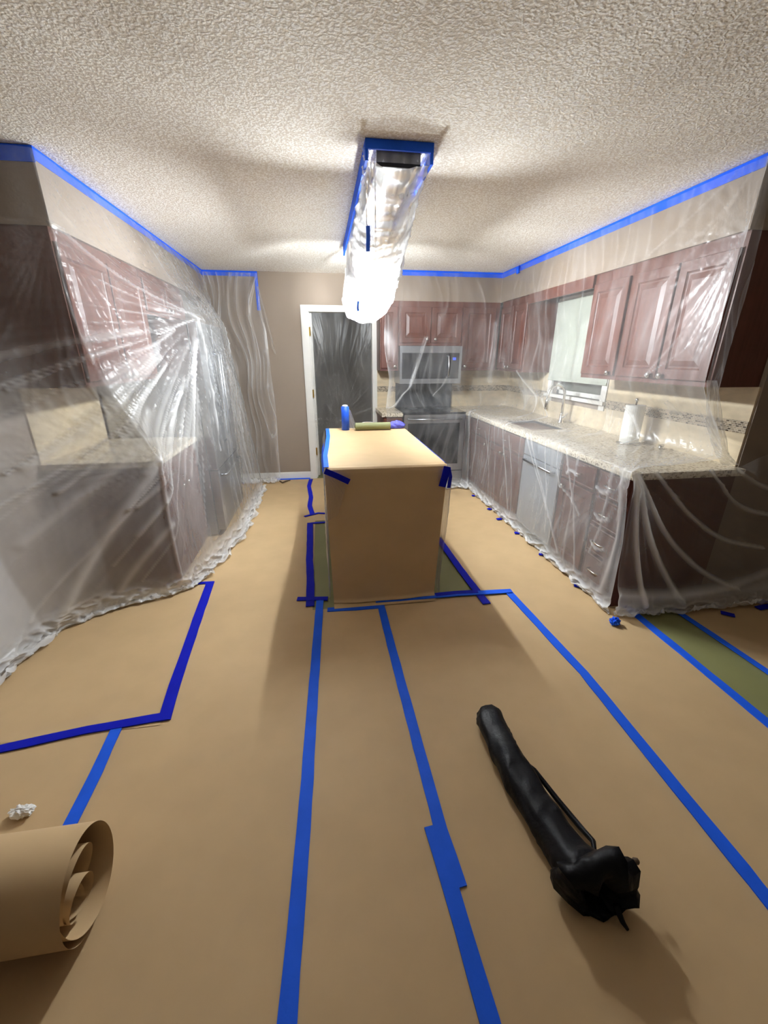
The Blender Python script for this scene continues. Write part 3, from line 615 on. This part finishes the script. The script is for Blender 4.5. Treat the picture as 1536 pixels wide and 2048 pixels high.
# things on the island
TZ = .928
mr = thing('masking_film_roll', 'upright blue roll of masking film standing on the island', 'film roll', (.195, 3.70, TZ))
MB().lathe([(.0, 0), (.034, 0), (.034, .20), (.028, .203)], (.195, 3.70, TZ), n=24).build('film_wrap', 'blue_roll', mr, True)
MB().lathe([(.016, .2), (.024, .203), (.024, .214), (.010, .217)], (.195, 3.70, TZ), n=16).build('core_end', 'white_plastic', mr, True)
film('loose_film', [[(.222, 3.72, TZ+.19), (.232, 3.72, TZ+.10), (.225, 3.72, TZ+.012)], [(.24, 3.70, TZ+.17), (.26, 3.70, TZ+.08), (.27, 3.70, TZ+.006)], [(.245, 3.68, TZ+.16), (.285, 3.69, TZ+.06), (.315, 3.70, TZ+.004)]], 24, 30, 'bag_film', (0, 0, 1.5), [((.23, 3.72, TZ+.19), 6, .2, 1.2)], .01, 41, parent=mr)
orl = thing('paper_tube', 'olive green paper tube lying on the island', 'paper roll', (.435, 3.665, TZ))
def spiral_tube(x0, x1, yc, zc, r_out, r_in, turns, n=120, dx=None):
    mb = MB()
    for i in range(n+1):
        a = 2.6+i/n*turns*2*math.pi; r = r_out+(r_in-r_out)*i/n; e = dx(i/n) if dx else 0
        mb.v += [(x0, yc+r*math.sin(a), zc+r*math.cos(a)), (x1+e, yc+r*math.sin(a), zc+r*math.cos(a))]
    mb.f = [(2*i, 2*i+1, 2*i+3, 2*i+2) for i in range(n)]
    return mb
spiral_tube(.28, .59, 3.665, TZ+.034, .033, .022, 3).build('rolled_sheet', 'olive_roll', orl, True)
MB().lathe([(.020, .275), (.020, .595), (.014, .595), (.014, .275)], (0, 3.665, TZ+.034), (1, 0, 0), 16).build('core', 'olive_roll', orl, True)
def lump(c, rx, ry, rz, seed, amp=.25, n=18, flat=True, fr=2.5):
    mb = MB()
    for i in range(n+1):
        th = math.pi*i/n
        for k in range(2*n):
            ph = math.pi*k/n; d = Vector((math.sin(th)*math.cos(ph), math.sin(th)*math.sin(ph), math.cos(th)))
            s_ = 1+amp*float(noise2(np.array([d.x*fr+d.z*1.7+seed]), np.array([d.y*fr-d.z*1.3]), seed)[0])+amp*.5*float(noise2(np.array([d.x*fr*2.3+seed]), np.array([d.z*fr*2.3+d.y]), seed+1)[0])
            p = (c[0]+d.x*rx*s_, c[1]+d.y*ry*s_, max(c[2]+d.z*rz*s_, c[2]-rz*.55 if flat else -9)); mb.v.append(p)
    m2 = 2*n
    for i in range(n):
        for k in range(m2): mb.f.append((i*m2+k, i*m2+(k+1) % m2, (i+1)*m2+(k+1) % m2, (i+1)*m2+k))
    return mb
tag(lump((.665, 3.74, TZ+.022), .075, .05, .04, 5, .25).build('cloth', 'periwinkle_cloth', None, True), 'crumpled periwinkle blue cloth on the far right island corner', 'cloth')
tr_ = thing('tape_roll', 'pale roll of tape lying behind the olive tube', 'tape roll', (.40, 3.755, TZ))
MB().lathe([(.038, 0), (.055, 0), (.055, .05), (.038, .05), (.038, 0)], (.40, 3.755, TZ), n=28).build('tape_ring', 'white_plastic', tr_, True)
MB().lathe([(.034, .001), (.038, .001), (.038, .049), (.034, .049), (.034, .001)], (.40, 3.755, TZ), n=28).build('core', 'kraft_paper', tr_, True)

# ------------------------------------------------------------------ pendant lamp in its bag
LX, LY0, LY1, LZ = .39, 2.98, 3.62, 1.97
lp = thing('pendant_lamp', 'long pendant lamp glowing inside a plastic bag over the island', 'lamp', (.40, 3.3, CZ))
cn = box(.305, .51, 2.335, 3.90, 2.366, 2.4395, .004).build('canopy', 'chrome', lp)
MB().box(.304, .511, 2.322, 2.3345, 2.364, 2.4385).build('end_cap', 'black_metal', cn)
for y in (3.05, 3.55): MB().tube([(LX, y, 2.372), (LX, y, LZ+.10)], .004, 8).build('suspension_rod', 'chrome', lp)
MB().tube([(LX, LY0, LZ+.10), (LX, LY1, LZ+.10)], .014, 10).build('lamp_bar', 'chrome', lp, True)
MB().box(LX-.125, LX+.125, LY0-.04, LY1+.04, LZ+.0635, LZ+.064).box(LX-.125, LX-.121, LY0-.04, LY1+.04, LZ+.018, LZ+.0635).box(LX+.121, LX+.125, LY0-.04, LY1+.04, LZ+.018, LZ+.0635).build('added_baffle', 'frosted_baffle', lp)  # added baffle: holds lamp light off the ceiling and soffits
MB().box(LX-.024, LX+.024, LY0-.02, LY1+.02, LZ-.0755, LZ-.075).build('added_dimming_strip', 'frosted_dimming_strip', lp)  # added strip: dims the lamp light falling on the island top
for y in (LY0-.015, LY1+.015): MB().tube([(LX, y, LZ-.075), (LX, y, LZ+.064)], .003, 6).build('dimming_strip_bracket', 'chrome', lp)
for y in np.linspace(LY0+.06, LY1-.06, 4):
    so = MB().lathe([(.016, .053), (.020, .050), (.020, .042), (.014, .040)], (LX, y, LZ), n=12).build('socket', 'chrome', lp, True)
    MB().lathe([(.012, .045), (.026, .02), (.034, -.01), (.026, -.042), (.008, -.054)], (LX, y, LZ), n=9).build('bulb', 'bulb_light', so, True)
def bag():
    secs = []; zb = [(2.27, 2.362), (2.45, 2.31), (2.65, 2.21), (2.85, 2.07), (3.0, 1.93), (3.12, 1.865), (3.4, 1.845), (3.7, 1.85), (3.95, 1.86), (4.08, 1.93), (4.13, 2.2)]
    Ys = np.array([2.27, 2.36, 2.5, 2.65, 2.8, 2.92, 3.02, 3.12, 3.3, 3.5, 3.7, 3.9, 4.05, 4.11, 4.13]); zz = np.interp(Ys, [a for a, b in zb], [b for a, b in zb])
    for y, b in zip(Ys, zz):
        xl = .255; xr = .545; h = CZ-.005-b; w = .5
        bl = .262-.040*min(1, h/.5); br = .535-.005*min(1, h/.5)
        if y > 4.0: br -= .02
        secs.append([(xl, y, CZ-.005), (xl-.004, y, CZ-.005-h*.3), (bl, y, CZ-.005-h*.75), (bl+.035, y, b+.012), (.34, y, b-.012-.018*math.sin(y*19)*min(1, h/.5)), (.44, y, b-.006+.016*math.sin(y*23+1)*min(1, h/.5)), (br-.035, y, b+.016), (br, y, CZ-.005-h*.75), (xr+.006, y, CZ-.005-h*.3), (xr, y, CZ-.005)])
    return secs
bg = film('lamp_bag', bag(), 150, 120, 'bag_film', (.4, 3.2, 0), [((.38, 2.9, 2.04), 5, .5, .5)], .032, 51, vert=9, fadetop=.05, low=(2.10, 1.0))
nb = film('near_panel', [[(x, 2.268, CZ-.004), (x, 2.268, CZ-.03), (x, 2.269, 2.362)] for x in (.255, .35, .45, .545)], 20, 8, 'clear_film', (.4, 0, 1), (), .002, 52, parent=bg)
tag(bg, 'milky plastic bag hanging around the pendant lamp', 'plastic bag')
wtape('dark blue tape frame holding the lamp bag to the ceiling', [(.245, .258, 2.255, 4.14, 2.36, 2.438), (.543, .556, 2.255, 3.3, 2.36, 2.438), (.245, .556, 2.25, 2.262, 2.402, 2.438)], 'blue_tape')
strip3('painters_tape', 'torn blue tape piece on the near face of the lamp bag', [(.292, 2.60, 2.20), (.300, 2.66, 2.165), (.303, 2.70, 2.14), (.306, 2.74, 2.11)], .022, (0, -.8, -.6), 'blue_tape')
strip3('painters_tape', 'small blue tape piece near the bag bottom', [(.270, 3.03, 1.885), (.268, 3.05, 1.855), (.272, 3.075, 1.828)], .016, (0, -.8, -.6), 'blue_tape')

# ------------------------------------------------------------------ tripod bag
tb = thing('tripod_bag', 'black nylon tripod bag lying open on the kraft paper', 'bag', (.69, .95, 0))
def bagbody():
    mb = MB(); n = 28; path = [(.655, 1.335, .03, .012), (.652, 1.322, .038, .042), (.652, 1.29, .044, .056), (.655, 1.15, .046, .058), (.662, 1.02, .045, .058), (.675, .90, .044, .055), (.690, .80, .046, .054), (.703, .73, .052, .060), (.712, .69, .058, .072)]
    pr = np.array(path); t = np.linspace(0, len(pr)-1, 80); Q = np.stack([np.interp(t, range(len(pr)), pr[:, k]) for k in range(4)], 1)
    for i, (x, y, h, w) in enumerate(Q):
        for k in range(n):
            a = 2*math.pi*k/n; nz = float(noise2(np.array([k/n*6.0]), np.array([y*9]), 61)[0])+.7*float(ridge(noise2(np.array([k/n*5+y*4]), np.array([y*7]), 62))[0]); s_ = 1+.13*nz
            ca, sa = math.cos(a), math.sin(a)
            ex = abs(ca)**.8*math.copysign(1, ca); ez = abs(sa)**.8*math.copysign(1, sa)
            mb.v.append((x+ex*w*s_, y+ca*.25*w, max(.0125, .012+h+ez*h*s_)))
    for i in range(len(Q)-1):
        for k in range(n): mb.f.append((i*n+k, i*n+(k+1) % n, (i+1)*n+(k+1) % n, (i+1)*n+k))
    mb.f.append(tuple(range(n))); return mb
bagbody().build('sleeve', 'black_nylon', tb, True)
def collar():
    mb = MB(); n = 40
    rows = [(.715, .70, .062, .055, 0), (.722, .68, .088, .075, 0), (.730, .655, .105, .088, .0), (.738, .625, .100, .085, .0), (.742, .605, .082, .07, .0), (.738, .615, .05, .05, 0), (.73, .66, .035, .035, 0), (.72, .70, .02, .02, 0)]
    for j, (x, y, w, h, o_) in enumerate(rows):
        for k in range(n):
            a = 2*math.pi*k/n; nz = float(noise2(np.array([math.cos(a)*1.6+j*.23]), np.array([math.sin(a)*1.6]), 71)[0]); sp = float(ridge(noise2(np.array([math.cos(a)*2.3]), np.array([math.sin(a)*2.3]), 72), 2)[0])
            s_ = 1+.22*nz+.22*sp*(1 if 1 <= j <= 4 else .2)
            mb.v.append((x+math.cos(a)*w*s_, y-.10*math.cos(a)*w+.05*nz*.5, max(.0125, .012+h*.95+math.sin(a)*h*s_)))
    for j in range(len(rows)-1):
        for k in range(n): mb.f.append((j*n+k, j*n+(k+1) % n, (j+1)*n+(k+1) % n, (j+1)*n+k))
    mb.f.append(tuple((len(rows)-1)*n+k for k in range(n))); return mb
collar().build('open_collar', 'black_nylon', tb, True)
MB().tube([(.70, 1.08, .06), (.738, 1.03, .05), (.778, .93, .025), (.808, .83, .022), (.812, .77, .045), (.78, .72, .07)], [.006, .009, .010, .010, .009, .006], 8).build('carry_strap', 'black_nylon', tb, True)
ds = MB().tube([(.815, .69, .10), (.85, .675, .115), (.868, .668, .11), (.872, .66, .095)], [.008, .006, .004, .002], 6).build('drawstring', 'black_nylon', tb, True)
MB().lathe([(.004, -.008), (.009, -.004), (.009, .008), (.004, .012)], (.868, .668, .112), (1, -.3, 0), 8).build('cord_lock', 'brown_debris', ds, True)
MB().tube([(.765, .60, .06), (.775, .575, .03), (.785, .562, .016)], [.010, .008, .005], 6).build('cord_end', 'black_nylon', tb, True)

# ------------------------------------------------------------------ kraft paper roll
kr = thing('kraft_paper_roll', 'thick roll of brown kraft paper lying on the floor at left', 'paper roll', (-1.1, .83, 0))
def jag(f): return min(1, f/.1)*(.03*math.sin(f*9)+.015*math.sin(f*23+1)-.05*f)
spiral_tube(-1.55, -.735, .833, .157, .145, .075, 4.2, 260, jag).build('outer_layers', 'kraft_paper', kr, True)
spiral_tube(-1.55, -.775, .815, .115, .060, .030, 3.0, 140, lambda f: .04*math.sin(f*7)).build('inner_layers', 'kraft_paper', kr, True)

# ------------------------------------------------------------------ small floor things
tag(lump((1.70, 1.875, .030), .028, .026, .026, 8, .45, 14).build('tape_ball', 'blue_tape', None), 'crumpled ball of blue tape on the kraft paper at right', 'tape ball')
tag(lump((-1.135, 1.165, .022), .035, .02, .018, 12, .5, 14).build('film_scrap', 'white_plastic', None), 'small crumpled white scrap beside the brown paper roll', 'scrap')
tag(MB().tube([(-.60, 5.30, .013), (-.56, 5.22, .016), (-.52, 5.27, .02), (-.47, 5.33, .014)], [.008, .012, .010, .006], 6).build('paper_scrap', 'brown_debris', None), 'small twisted brown scrap on the floor by the back baseboard', 'scrap')

# ------------------------------------------------------------------ plastic sheets
Z9 = [2.42, 2.13, 1.81, 1.40, .93, .5, .12, .014, .02]
def C9(pts): return [(p[0], p[1], z) for p, z in zip(pts, Z9)]
def same(x, y, fl): return C9([(x, y)]*6+[(x+fl[0]*.3, y+fl[1]*.3), (x+fl[0], y+fl[1]), (x+fl[0]*1.7, y+fl[1]*1.7)])
left_cols = [
    same(-1.715, .9, (.04, 0)), same(-1.715, 1.4, (.04, 0)),
    C9([(-1.715, 2.0), (-1.715, 1.95)]+[(-1.712, 1.78), (-1.712, 1.75), (-1.705, 1.75), (-1.70, 1.77), (-1.70, 1.80), (-1.68, 1.84), (-1.64, 1.87)]),
    C9([(-1.70, 2.50), (-1.70, 2.46), (-1.685, 2.32), (-1.675, 2.16), (-1.66, 2.10), (-1.655, 2.13), (-1.65, 2.22), (-1.625, 2.28), (-1.575, 2.33)]),
    C9([(-1.50, 2.508), (-1.50, 2.50), (-1.47, 2.44), (-1.45, 2.37), (-1.36, 2.41), (-1.37, 2.45), (-1.385, 2.52), (-1.375, 2.51), (-1.34, 2.50)]),
    C9([(-1.243, 2.512), (-1.238, 2.508), (-1.225, 2.515), (-1.19, 2.55), (-1.035, 2.70), (-1.025, 2.68), (-1.03, 2.65), (-1.05, 2.64), (-1.04, 2.62)]),
    C9([(-1.24, 2.80), (-1.232, 2.80), (-1.19, 2.80), (-1.12, 2.80), (-1.02, 2.80), (-1.0, 2.79), (-.975, 2.78), (-.95, 2.77), (-.93, 2.76)]),
    C9([(-1.24, 3.15), (-1.22, 3.15), (-1.11, 3.15), (-1.04, 3.13), (-1.0, 3.10), (-.97, 3.05), (-.93, 3.0), (-.90, 2.98), (-.845, 2.98)]),
    C9([(-1.24, 3.62), (-1.10, 3.60), (-.905, 3.60), (-.895, 3.60), (-.885, 3.60), (-.87, 3.60), (-.83, 3.60), (-.79, 3.62), (-.735, 3.65)]),
    C9([(-1.24, 4.05), (-1.09, 4.05), (-.895, 4.05), (-.86, 4.05), (-.85, 4.05), (-.84, 4.05), (-.82, 4.05), (-.79, 4.08), (-.73, 4.1)]),
    C9([(-1.24, 4.50), (-1.10, 4.50), (-.905, 4.52), (-.875, 4.52), (-.86, 4.52), (-.84, 4.52), (-.82, 4.52), (-.79, 4.52), (-.73, 4.52)]),
    C9([(-1.24, 4.95), (-1.13, 4.93), (-1.0, 4.90), (-.93, 4.88), (-.86, 4.88), (-.82, 4.88), (-.79, 4.88), (-.78, 4.88), (-.735, 4.90)]),
    C9([(-1.24, 5.36), (-1.17, 5.25), (-1.08, 5.14), (-1.0, 5.08), (-.92, 5.05), (-.85, 5.04), (-.81, 5.04), (-.79, 5.05), (-.75, 5.10)]),
]
rl = random.Random(17); fan = []
A0 = Vector((-.905, 3.60, 1.81))
for k in range(34):
    f = (k+rl.uniform(-.35, .35))/33
    # targets run down the near edge of the sheet, then along its floor hem towards the refrigerator
    if f < .55: g_ = f/.55; T = Vector((-1.712, 2.0-.3*g_, 1.45-1.2*g_))
    else:
        g_ = (f-.55)/.45; T = Vector((-1.66+.76*g_, 2.05+.95*g_, .10))
    a = rl.uniform(.02, .45); b = a+rl.uniform(.25, .6); b = min(b, 1.0)
    fan.append((tuple(A0.lerp(T, a)), tuple(A0.lerp(T, b)), rl.uniform(.005, .008)+.03*rl.random()**2*b, rl.uniform(.2, .6), rl.uniform(-.02, .02)))
for k in range(9):
    a = rl.uniform(.1, .5); T = Vector((-1.24, 2.52, 2.10-.1*k)); fan.append((tuple(A0.lerp(T, a)), tuple(A0.lerp(T, a+rl.uniform(.2, .5))), .005, rl.uniform(.3, .6), 0))
tag(film('plastic_sheet', left_cols, 420, 300, 'clear_film', (1, 2, 1.2),
         [((-.905, 3.60, 1.81), 12, 1.2, .6), ((-1.035, 2.70, .93), 5, .3, .35), ((-1.24, 2.51, 2.13), 7, .5, .5)], .020, 3, vert=8, vamp=[.1, .1, .1, .1, .1, .12, .15, .25, .6, 1, 1, 1, 1], skirt=.20,
         lines=[((-.905, 3.60, 1.81), (-.88, 3.60, .8), .007, .8), ((-.905, 4.50, 1.80), (-.86, 4.50, .8), .008, .6), ((-1.03, 2.70, .93), (-1.60, 2.31, .08), .028, .9), ((-1.03, 2.70, .93), (-1.03, 2.66, .1), .008, .6),
                ((-1.03, 2.69, .5), (-1.40, 2.55, .08), .02, .7), ((-1.238, 2.51, 2.10), (-1.20, 2.53, 1.5), .008, .5), ((-1.24, 2.51, 2.13), (-.905, 3.60, 1.82), .012, .35), ((-1.03, 2.70, .94), (-.95, 3.5, 1.5), .012, .4)]+fan,
         haze=[1.8, 1.8, 1.7, 1.3, .6, .35, .35, .3, .05, .12, .15, .1, .1]),  # lower left whitened: lamp brightness painted into the film
    'large clear plastic sheet stretched over the left cabinets and refrigerator', 'plastic sheet')
bl_cols = [C9([(x, 5.428), (x, 5.42), (x, 5.40), (x+e*.3, 5.37), (x+e*.6, 5.35), (x+e, 5.33), (x+e, 5.32), (x+e, 5.30), (x+e, 5.22)]) for x, e in ((-1.24, .1), (-1.1, .08), (-.95, .05), (-.82, .03), (-.69, .04))]
bl_cols.append(C9([(-.66, 5.43), (-.655, 5.42), (-.61, 5.41), (-.60, 5.39), (-.58, 5.37), (-.59, 5.35), (-.60, 5.34), (-.61, 5.32), (-.62, 5.25)]))
bs = film('plastic_sheet', bl_cols, 130, 240, 'clear_film', (0, 0, 1.5), (), .03, 4, vert=7, skirt=.15, edge=.3)
film('loose_flap', [[(-.672, 5.425, 2.30), (-.66, 5.42, 2.1), (-.64, 5.41, 1.75)], [(-.655, 5.42, 2.28), (-.60, 5.41, 2.0), (-.56, 5.40, 1.62)], [(-.645, 5.42, 2.26), (-.575, 5.40, 1.95), (-.515, 5.385, 1.56)]], 30, 60, 'clear_film', (0, 0, 1.5), (), .015, 5, parent=bs, edge=.4)
tag(bs, 'clear plastic sheet taped to the back wall left of the door', 'plastic sheet')

Z12 = [2.42, 2.10, 1.70, 1.38, 1.15, .985, .950, .935, .5, .12, .014, .02]
def C12(xs, ys, zs=None):
    if not isinstance(ys, (list, tuple)): ys = [ys]*12
    if not isinstance(xs, (list, tuple)): xs = [xs]*12
    return [(x, y, z) for x, y, z in zip(xs, ys, zs or Z12)]
back = lambda x, yy=None: C12(x, yy or [5.105, 5.075, 5.03, 5.00, 4.95, 4.88, 4.83, 4.735, 4.735, 4.735, 4.72, 4.66], [2.42, 2.10, 1.68, 1.22, 1.10, .985, .955, .94, .5, .12, .014, .02])
run = lambda y, up, mid, bk=2.22: C12([2.118, 2.108, up, up, mid, bk, 1.98, 1.705, 1.74, 1.745, 1.745, 1.72], [y]*7+[y-.02]*5)
right_cols = [
    C12([.80, .76, .74, .79, .76, .74, .73, .73, .74, .75, .75, .74], [5.105, 5.08, 5.07, 5.0, 4.95, 4.9, 4.85, 4.77, 4.76, 4.75, 4.73, 4.67], [2.42, 2.10, 1.68, 1.30, 1.10, .985, .955, .94, .5, .12, .014, .02]),
    back(.95), back(1.2), back(1.45), back(1.66),
    C12([1.86, 1.86, 1.86, 1.85, 1.80, 1.76, 1.72, 1.67, 1.67, 1.67, 1.67, 1.66], [5.105, 5.08, 5.07, 5.06, 5.05, 4.92, 4.84, 4.735, 4.74, 4.74, 4.72, 4.66]),
    C12([2.10, 2.08, 2.05, 2.03, 2.05, 1.95, 1.84, 1.705, 1.72, 1.73, 1.735, 1.71], [5.09, 5.06, 5.03, 5.02, 5.06, 4.95, 4.84, 4.70, 4.68, 4.66, 4.64, 4.60]),
    run(4.75, 2.10, 2.22), run(4.43, 2.095, 2.20), run(4.22, 2.20, 2.30), run(3.9, 2.20, 2.13, 2.20), run(3.6, 2.22, 2.28), run(3.36, 2.10, 2.26), run(3.05, 2.098, 2.25),
    run(2.83, 2.098, 2.22, 2.21), run(2.55, 2.098, 2.27, 2.25), run(2.3, 2.098, 2.30, 2.28),
    C12([2.118, 2.108, 2.098, 2.10, 2.24, 2.30, 2.0, 1.70, 1.735, 1.74, 1.74, 1.71], [2.085]*4+[2.06, 2.05, 2.04, 2.005, 1.99, 1.99, 1.98, 1.97]),
]
tag(film('plastic_sheet', right_cols, 430, 330, 'clinging_film', (.5, 2, 1.0),
         [((1.72, 4.70, .935), 5, .25, .8), ((1.70, 2.01, .935), 6, .35, 1.0), ((2.1, 2.09, 2.1), 5, .35, .8)],
         .016, 6, vert=6, vamp=.35, skirt=.16, edge=.25,
         lines=[((2.098, 2.54, 1.43), (2.105, 2.12, 2.05), .006, .35), ((2.098, 2.54, 1.43), (2.105, 2.10, 1.75), .006, .25), ((1.705, 3.20, .93), (1.74, 2.62, .12), .010, .55), ((1.705, 3.28, .93), (1.74, 2.82, .35), .010, .5),
                ((1.705, 2.95, .93), (1.74, 2.85, .2), .008, .35), ((1.70, 2.06, .93), (1.74, 2.10, .1), .016, .55), ((1.70, 2.15, .93), (1.74, 2.28, .3), .008, .4), ((1.705, 3.75, .93), (1.74, 3.55, .15), .009, .45), ((1.705, 4.05, .93), (1.74, 4.25, .2), .009, .4), ((1.705, 4.4, .93), (1.74, 4.6, .2), .01, .4),
                ((1.25, 5.03, 1.75), (.77, 4.87, .98), .010, .6), ((1.22, 5.03, 1.75), (.80, 4.87, .98), .008, .4), ((.80, 5.03, 1.4), (.76, 4.88, .98), .05, .35), ((1.50, 5.0, 1.33), (1.32, 4.95, 1.1), .008, .35), ((2.05, 5.03, 1.9), (2.03, 5.02, 1.25), .03, .35),
                ((2.095, 4.42, 1.40), (1.98, 4.05, .95), .010, .35), ((2.13, 3.88, 1.15), (1.71, 3.7, .94), .010, .45), ((2.22, 2.8, 1.2), (2.1, 2.62, .96), .010, .4), ((1.74, 3.38, .12), (1.74, 4.0, .08), .03, .5),
                ((1.73, 2.15, .78), (1.73, 2.28, .77), .010, .8), ((1.73, 2.15, .59), (1.73, 2.28, .58), .010, .7), ((1.73, 2.15, .39), (1.73, 2.28, .38), .010, .7), ((1.73, 2.5, .78), (1.73, 2.62, .77), .010, .8), ((1.735, 2.70, .64), (1.735, 2.45, .50), .007, .5), ((1.735, 2.70, .64), (1.705, 2.76, .93), .007, .4),
                ((2.115, 2.25, 2.40), (2.10, 2.75, 2.14), .006, .25), ((2.115, 2.15, 2.38), (2.10, 2.45, 2.14), .006, .25), ((2.115, 2.2, 2.30), (2.10, 2.60, 1.95), .006, .2), ((1.74, 2.5, .9), (1.74, 2.55, .1), .008, .35), ((1.705, 2.66, .93), (1.74, 2.40, .1), .009, .45), ((1.74, 3.95, .9), (1.74, 3.9, .1), .007, .3), ((1.74, 3.6, .85), (1.74, 3.48, .1), .007, .35), ((1.74, 4.2, .8), (1.74, 4.05, .1), .007, .35)],
         haze=[.0, .0, .0, .0, .03, .08]+[.22]*12),
    'clear plastic sheet draped over the right cabinets, counter and microwave wall', 'plastic sheet')
E5 = lambda pts: pts
end_cols = [
    [(1.700, 2.005, .936), (1.715, 1.99, .75), (1.73, 1.985, .45), (1.745, 1.98, .12), (1.75, 1.97, .014), (1.745, 1.93, .02)],
    [(1.90, 2.003, .934), (1.91, 1.985, .75), (1.93, 1.975, .45), (1.95, 1.965, .12), (1.95, 1.95, .014), (1.95, 1.91, .02)],
    [(2.15, 2.003, .934), (2.17, 1.985, .75), (2.2, 1.975, .45), (2.2, 1.96, .12), (2.2, 1.94, .014), (2.2, 1.90, .02)],
    [(2.38, 2.003, .94), (2.41, 1.99, .75), (2.45, 1.98, .45), (2.5, 1.97, .12), (2.5, 1.94, .014), (2.5, 1.90, .02)],
    [(2.62, 2.05, 1.0), (2.68, 2.04, .78), (2.72, 2.02, .45), (2.76, 1.99, .12), (2.78, 1.95, .014), (2.78, 1.91, .02)],
    [(3.05, 2.06, 1.05), (3.08, 2.05, .8), (3.1, 2.03, .45), (3.1, 2.0, .12), (3.1, 1.96, .014), (3.1, 1.92, .02)],
]
tag(film('plastic_sheet', end_cols, 190, 130, 'clear_film', (2, 0, .8), [((1.700, 2.005, .936), 4, .8, .7)], .022, 7, vert=3, vamp=.2, skirt=.12,
         lines=[((1.72, 2.0, .92), (1.95, 1.97, .06), .014, 1.7, .03), ((1.73, 2.0, .92), (2.2, 1.97, .06), .016, 1.7, .06), ((1.74, 2.0, .92), (2.6, 1.99, .12), .014, 1.6, .12), ((1.85, 2.0, .93), (2.75, 2.0, .40), .012, 1.4, .12), ((2.2, 2.0, .93), (2.8, 2.02, .6), .012, 1.2, .08), ((2.38, 2.0, .93), (2.9, 2.04, .75), .012, 1.2, .05),  # white streaks paint caught light into the film colour
                ((1.75, 1.98, .17), (2.9, 2.0, .22), .03, 1.0, .06), ((1.75, 1.98, .08), (2.9, 2.0, .10), .07, 1.2, .0), ((1.705, 2.0, .9), (1.745, 1.98, .1), .012, 1.5)]),
    'clear plastic sheet fanning over the peninsula end and dark wall', 'plastic sheet')
hang_cols = [[(2.098, 2.085, 1.42), (2.14, 2.07, 1.2), (2.24, 2.055, 1.02), (2.30, 2.04, .945)], [(2.12, 2.075, 1.42), (2.18, 2.06, 1.2), (2.28, 2.05, 1.02), (2.35, 2.035, .945)], [(2.15, 2.07, 1.42), (2.24, 2.06, 1.2), (2.33, 2.05, 1.02), (2.41, 2.035, .945)]]
tag(film('plastic_sheet', hang_cols, 40, 90, 'bag_film', (1, 0, 1.2), [((2.41, 2.035, .945), 6, .3, 1.0)], .02, 9, vert=14), 'narrow strip of gathered film hanging from the near right cabinet corner', 'plastic sheet')
up_cols = [[(2.120, 2.10, 2.42), (2.108, 2.09, 2.1), (2.10, 2.085, 1.75), (2.098, 2.083, 1.40)], [(2.15, 2.092, 2.42), (2.15, 2.086, 2.1), (2.14, 2.08, 1.75), (2.13, 2.075, 1.38)], [(2.16, 2.088, 2.40), (2.18, 2.08, 2.1), (2.18, 2.075, 1.75), (2.17, 2.068, 1.36)]]
tag(film('plastic_sheet', up_cols, 24, 120, 'clear_film', (1, 0, 1.2), (), .012, 10, vert=14, edge=.3), 'film edge wrapped round the end of the near right upper cabinet', 'plastic sheet')
# film across the doorway
dcols = [[(x, D+.055+.01*math.sin(i*2), z) for z in (2.03, 1.5, 1.0, .5, .02)] for i, x in enumerate(np.linspace(DX0+.014, DX1-.002, 6))]
tag(film('plastic_sheet', dcols, 120, 200, 'clear_film', (0, 0, 1), [((.2, D+.05, .75), 8, .5, 1.0)], .014, 11, vert=6, vamp=.4), 'clear plastic sheet closing off the grey doorway', 'plastic sheet')
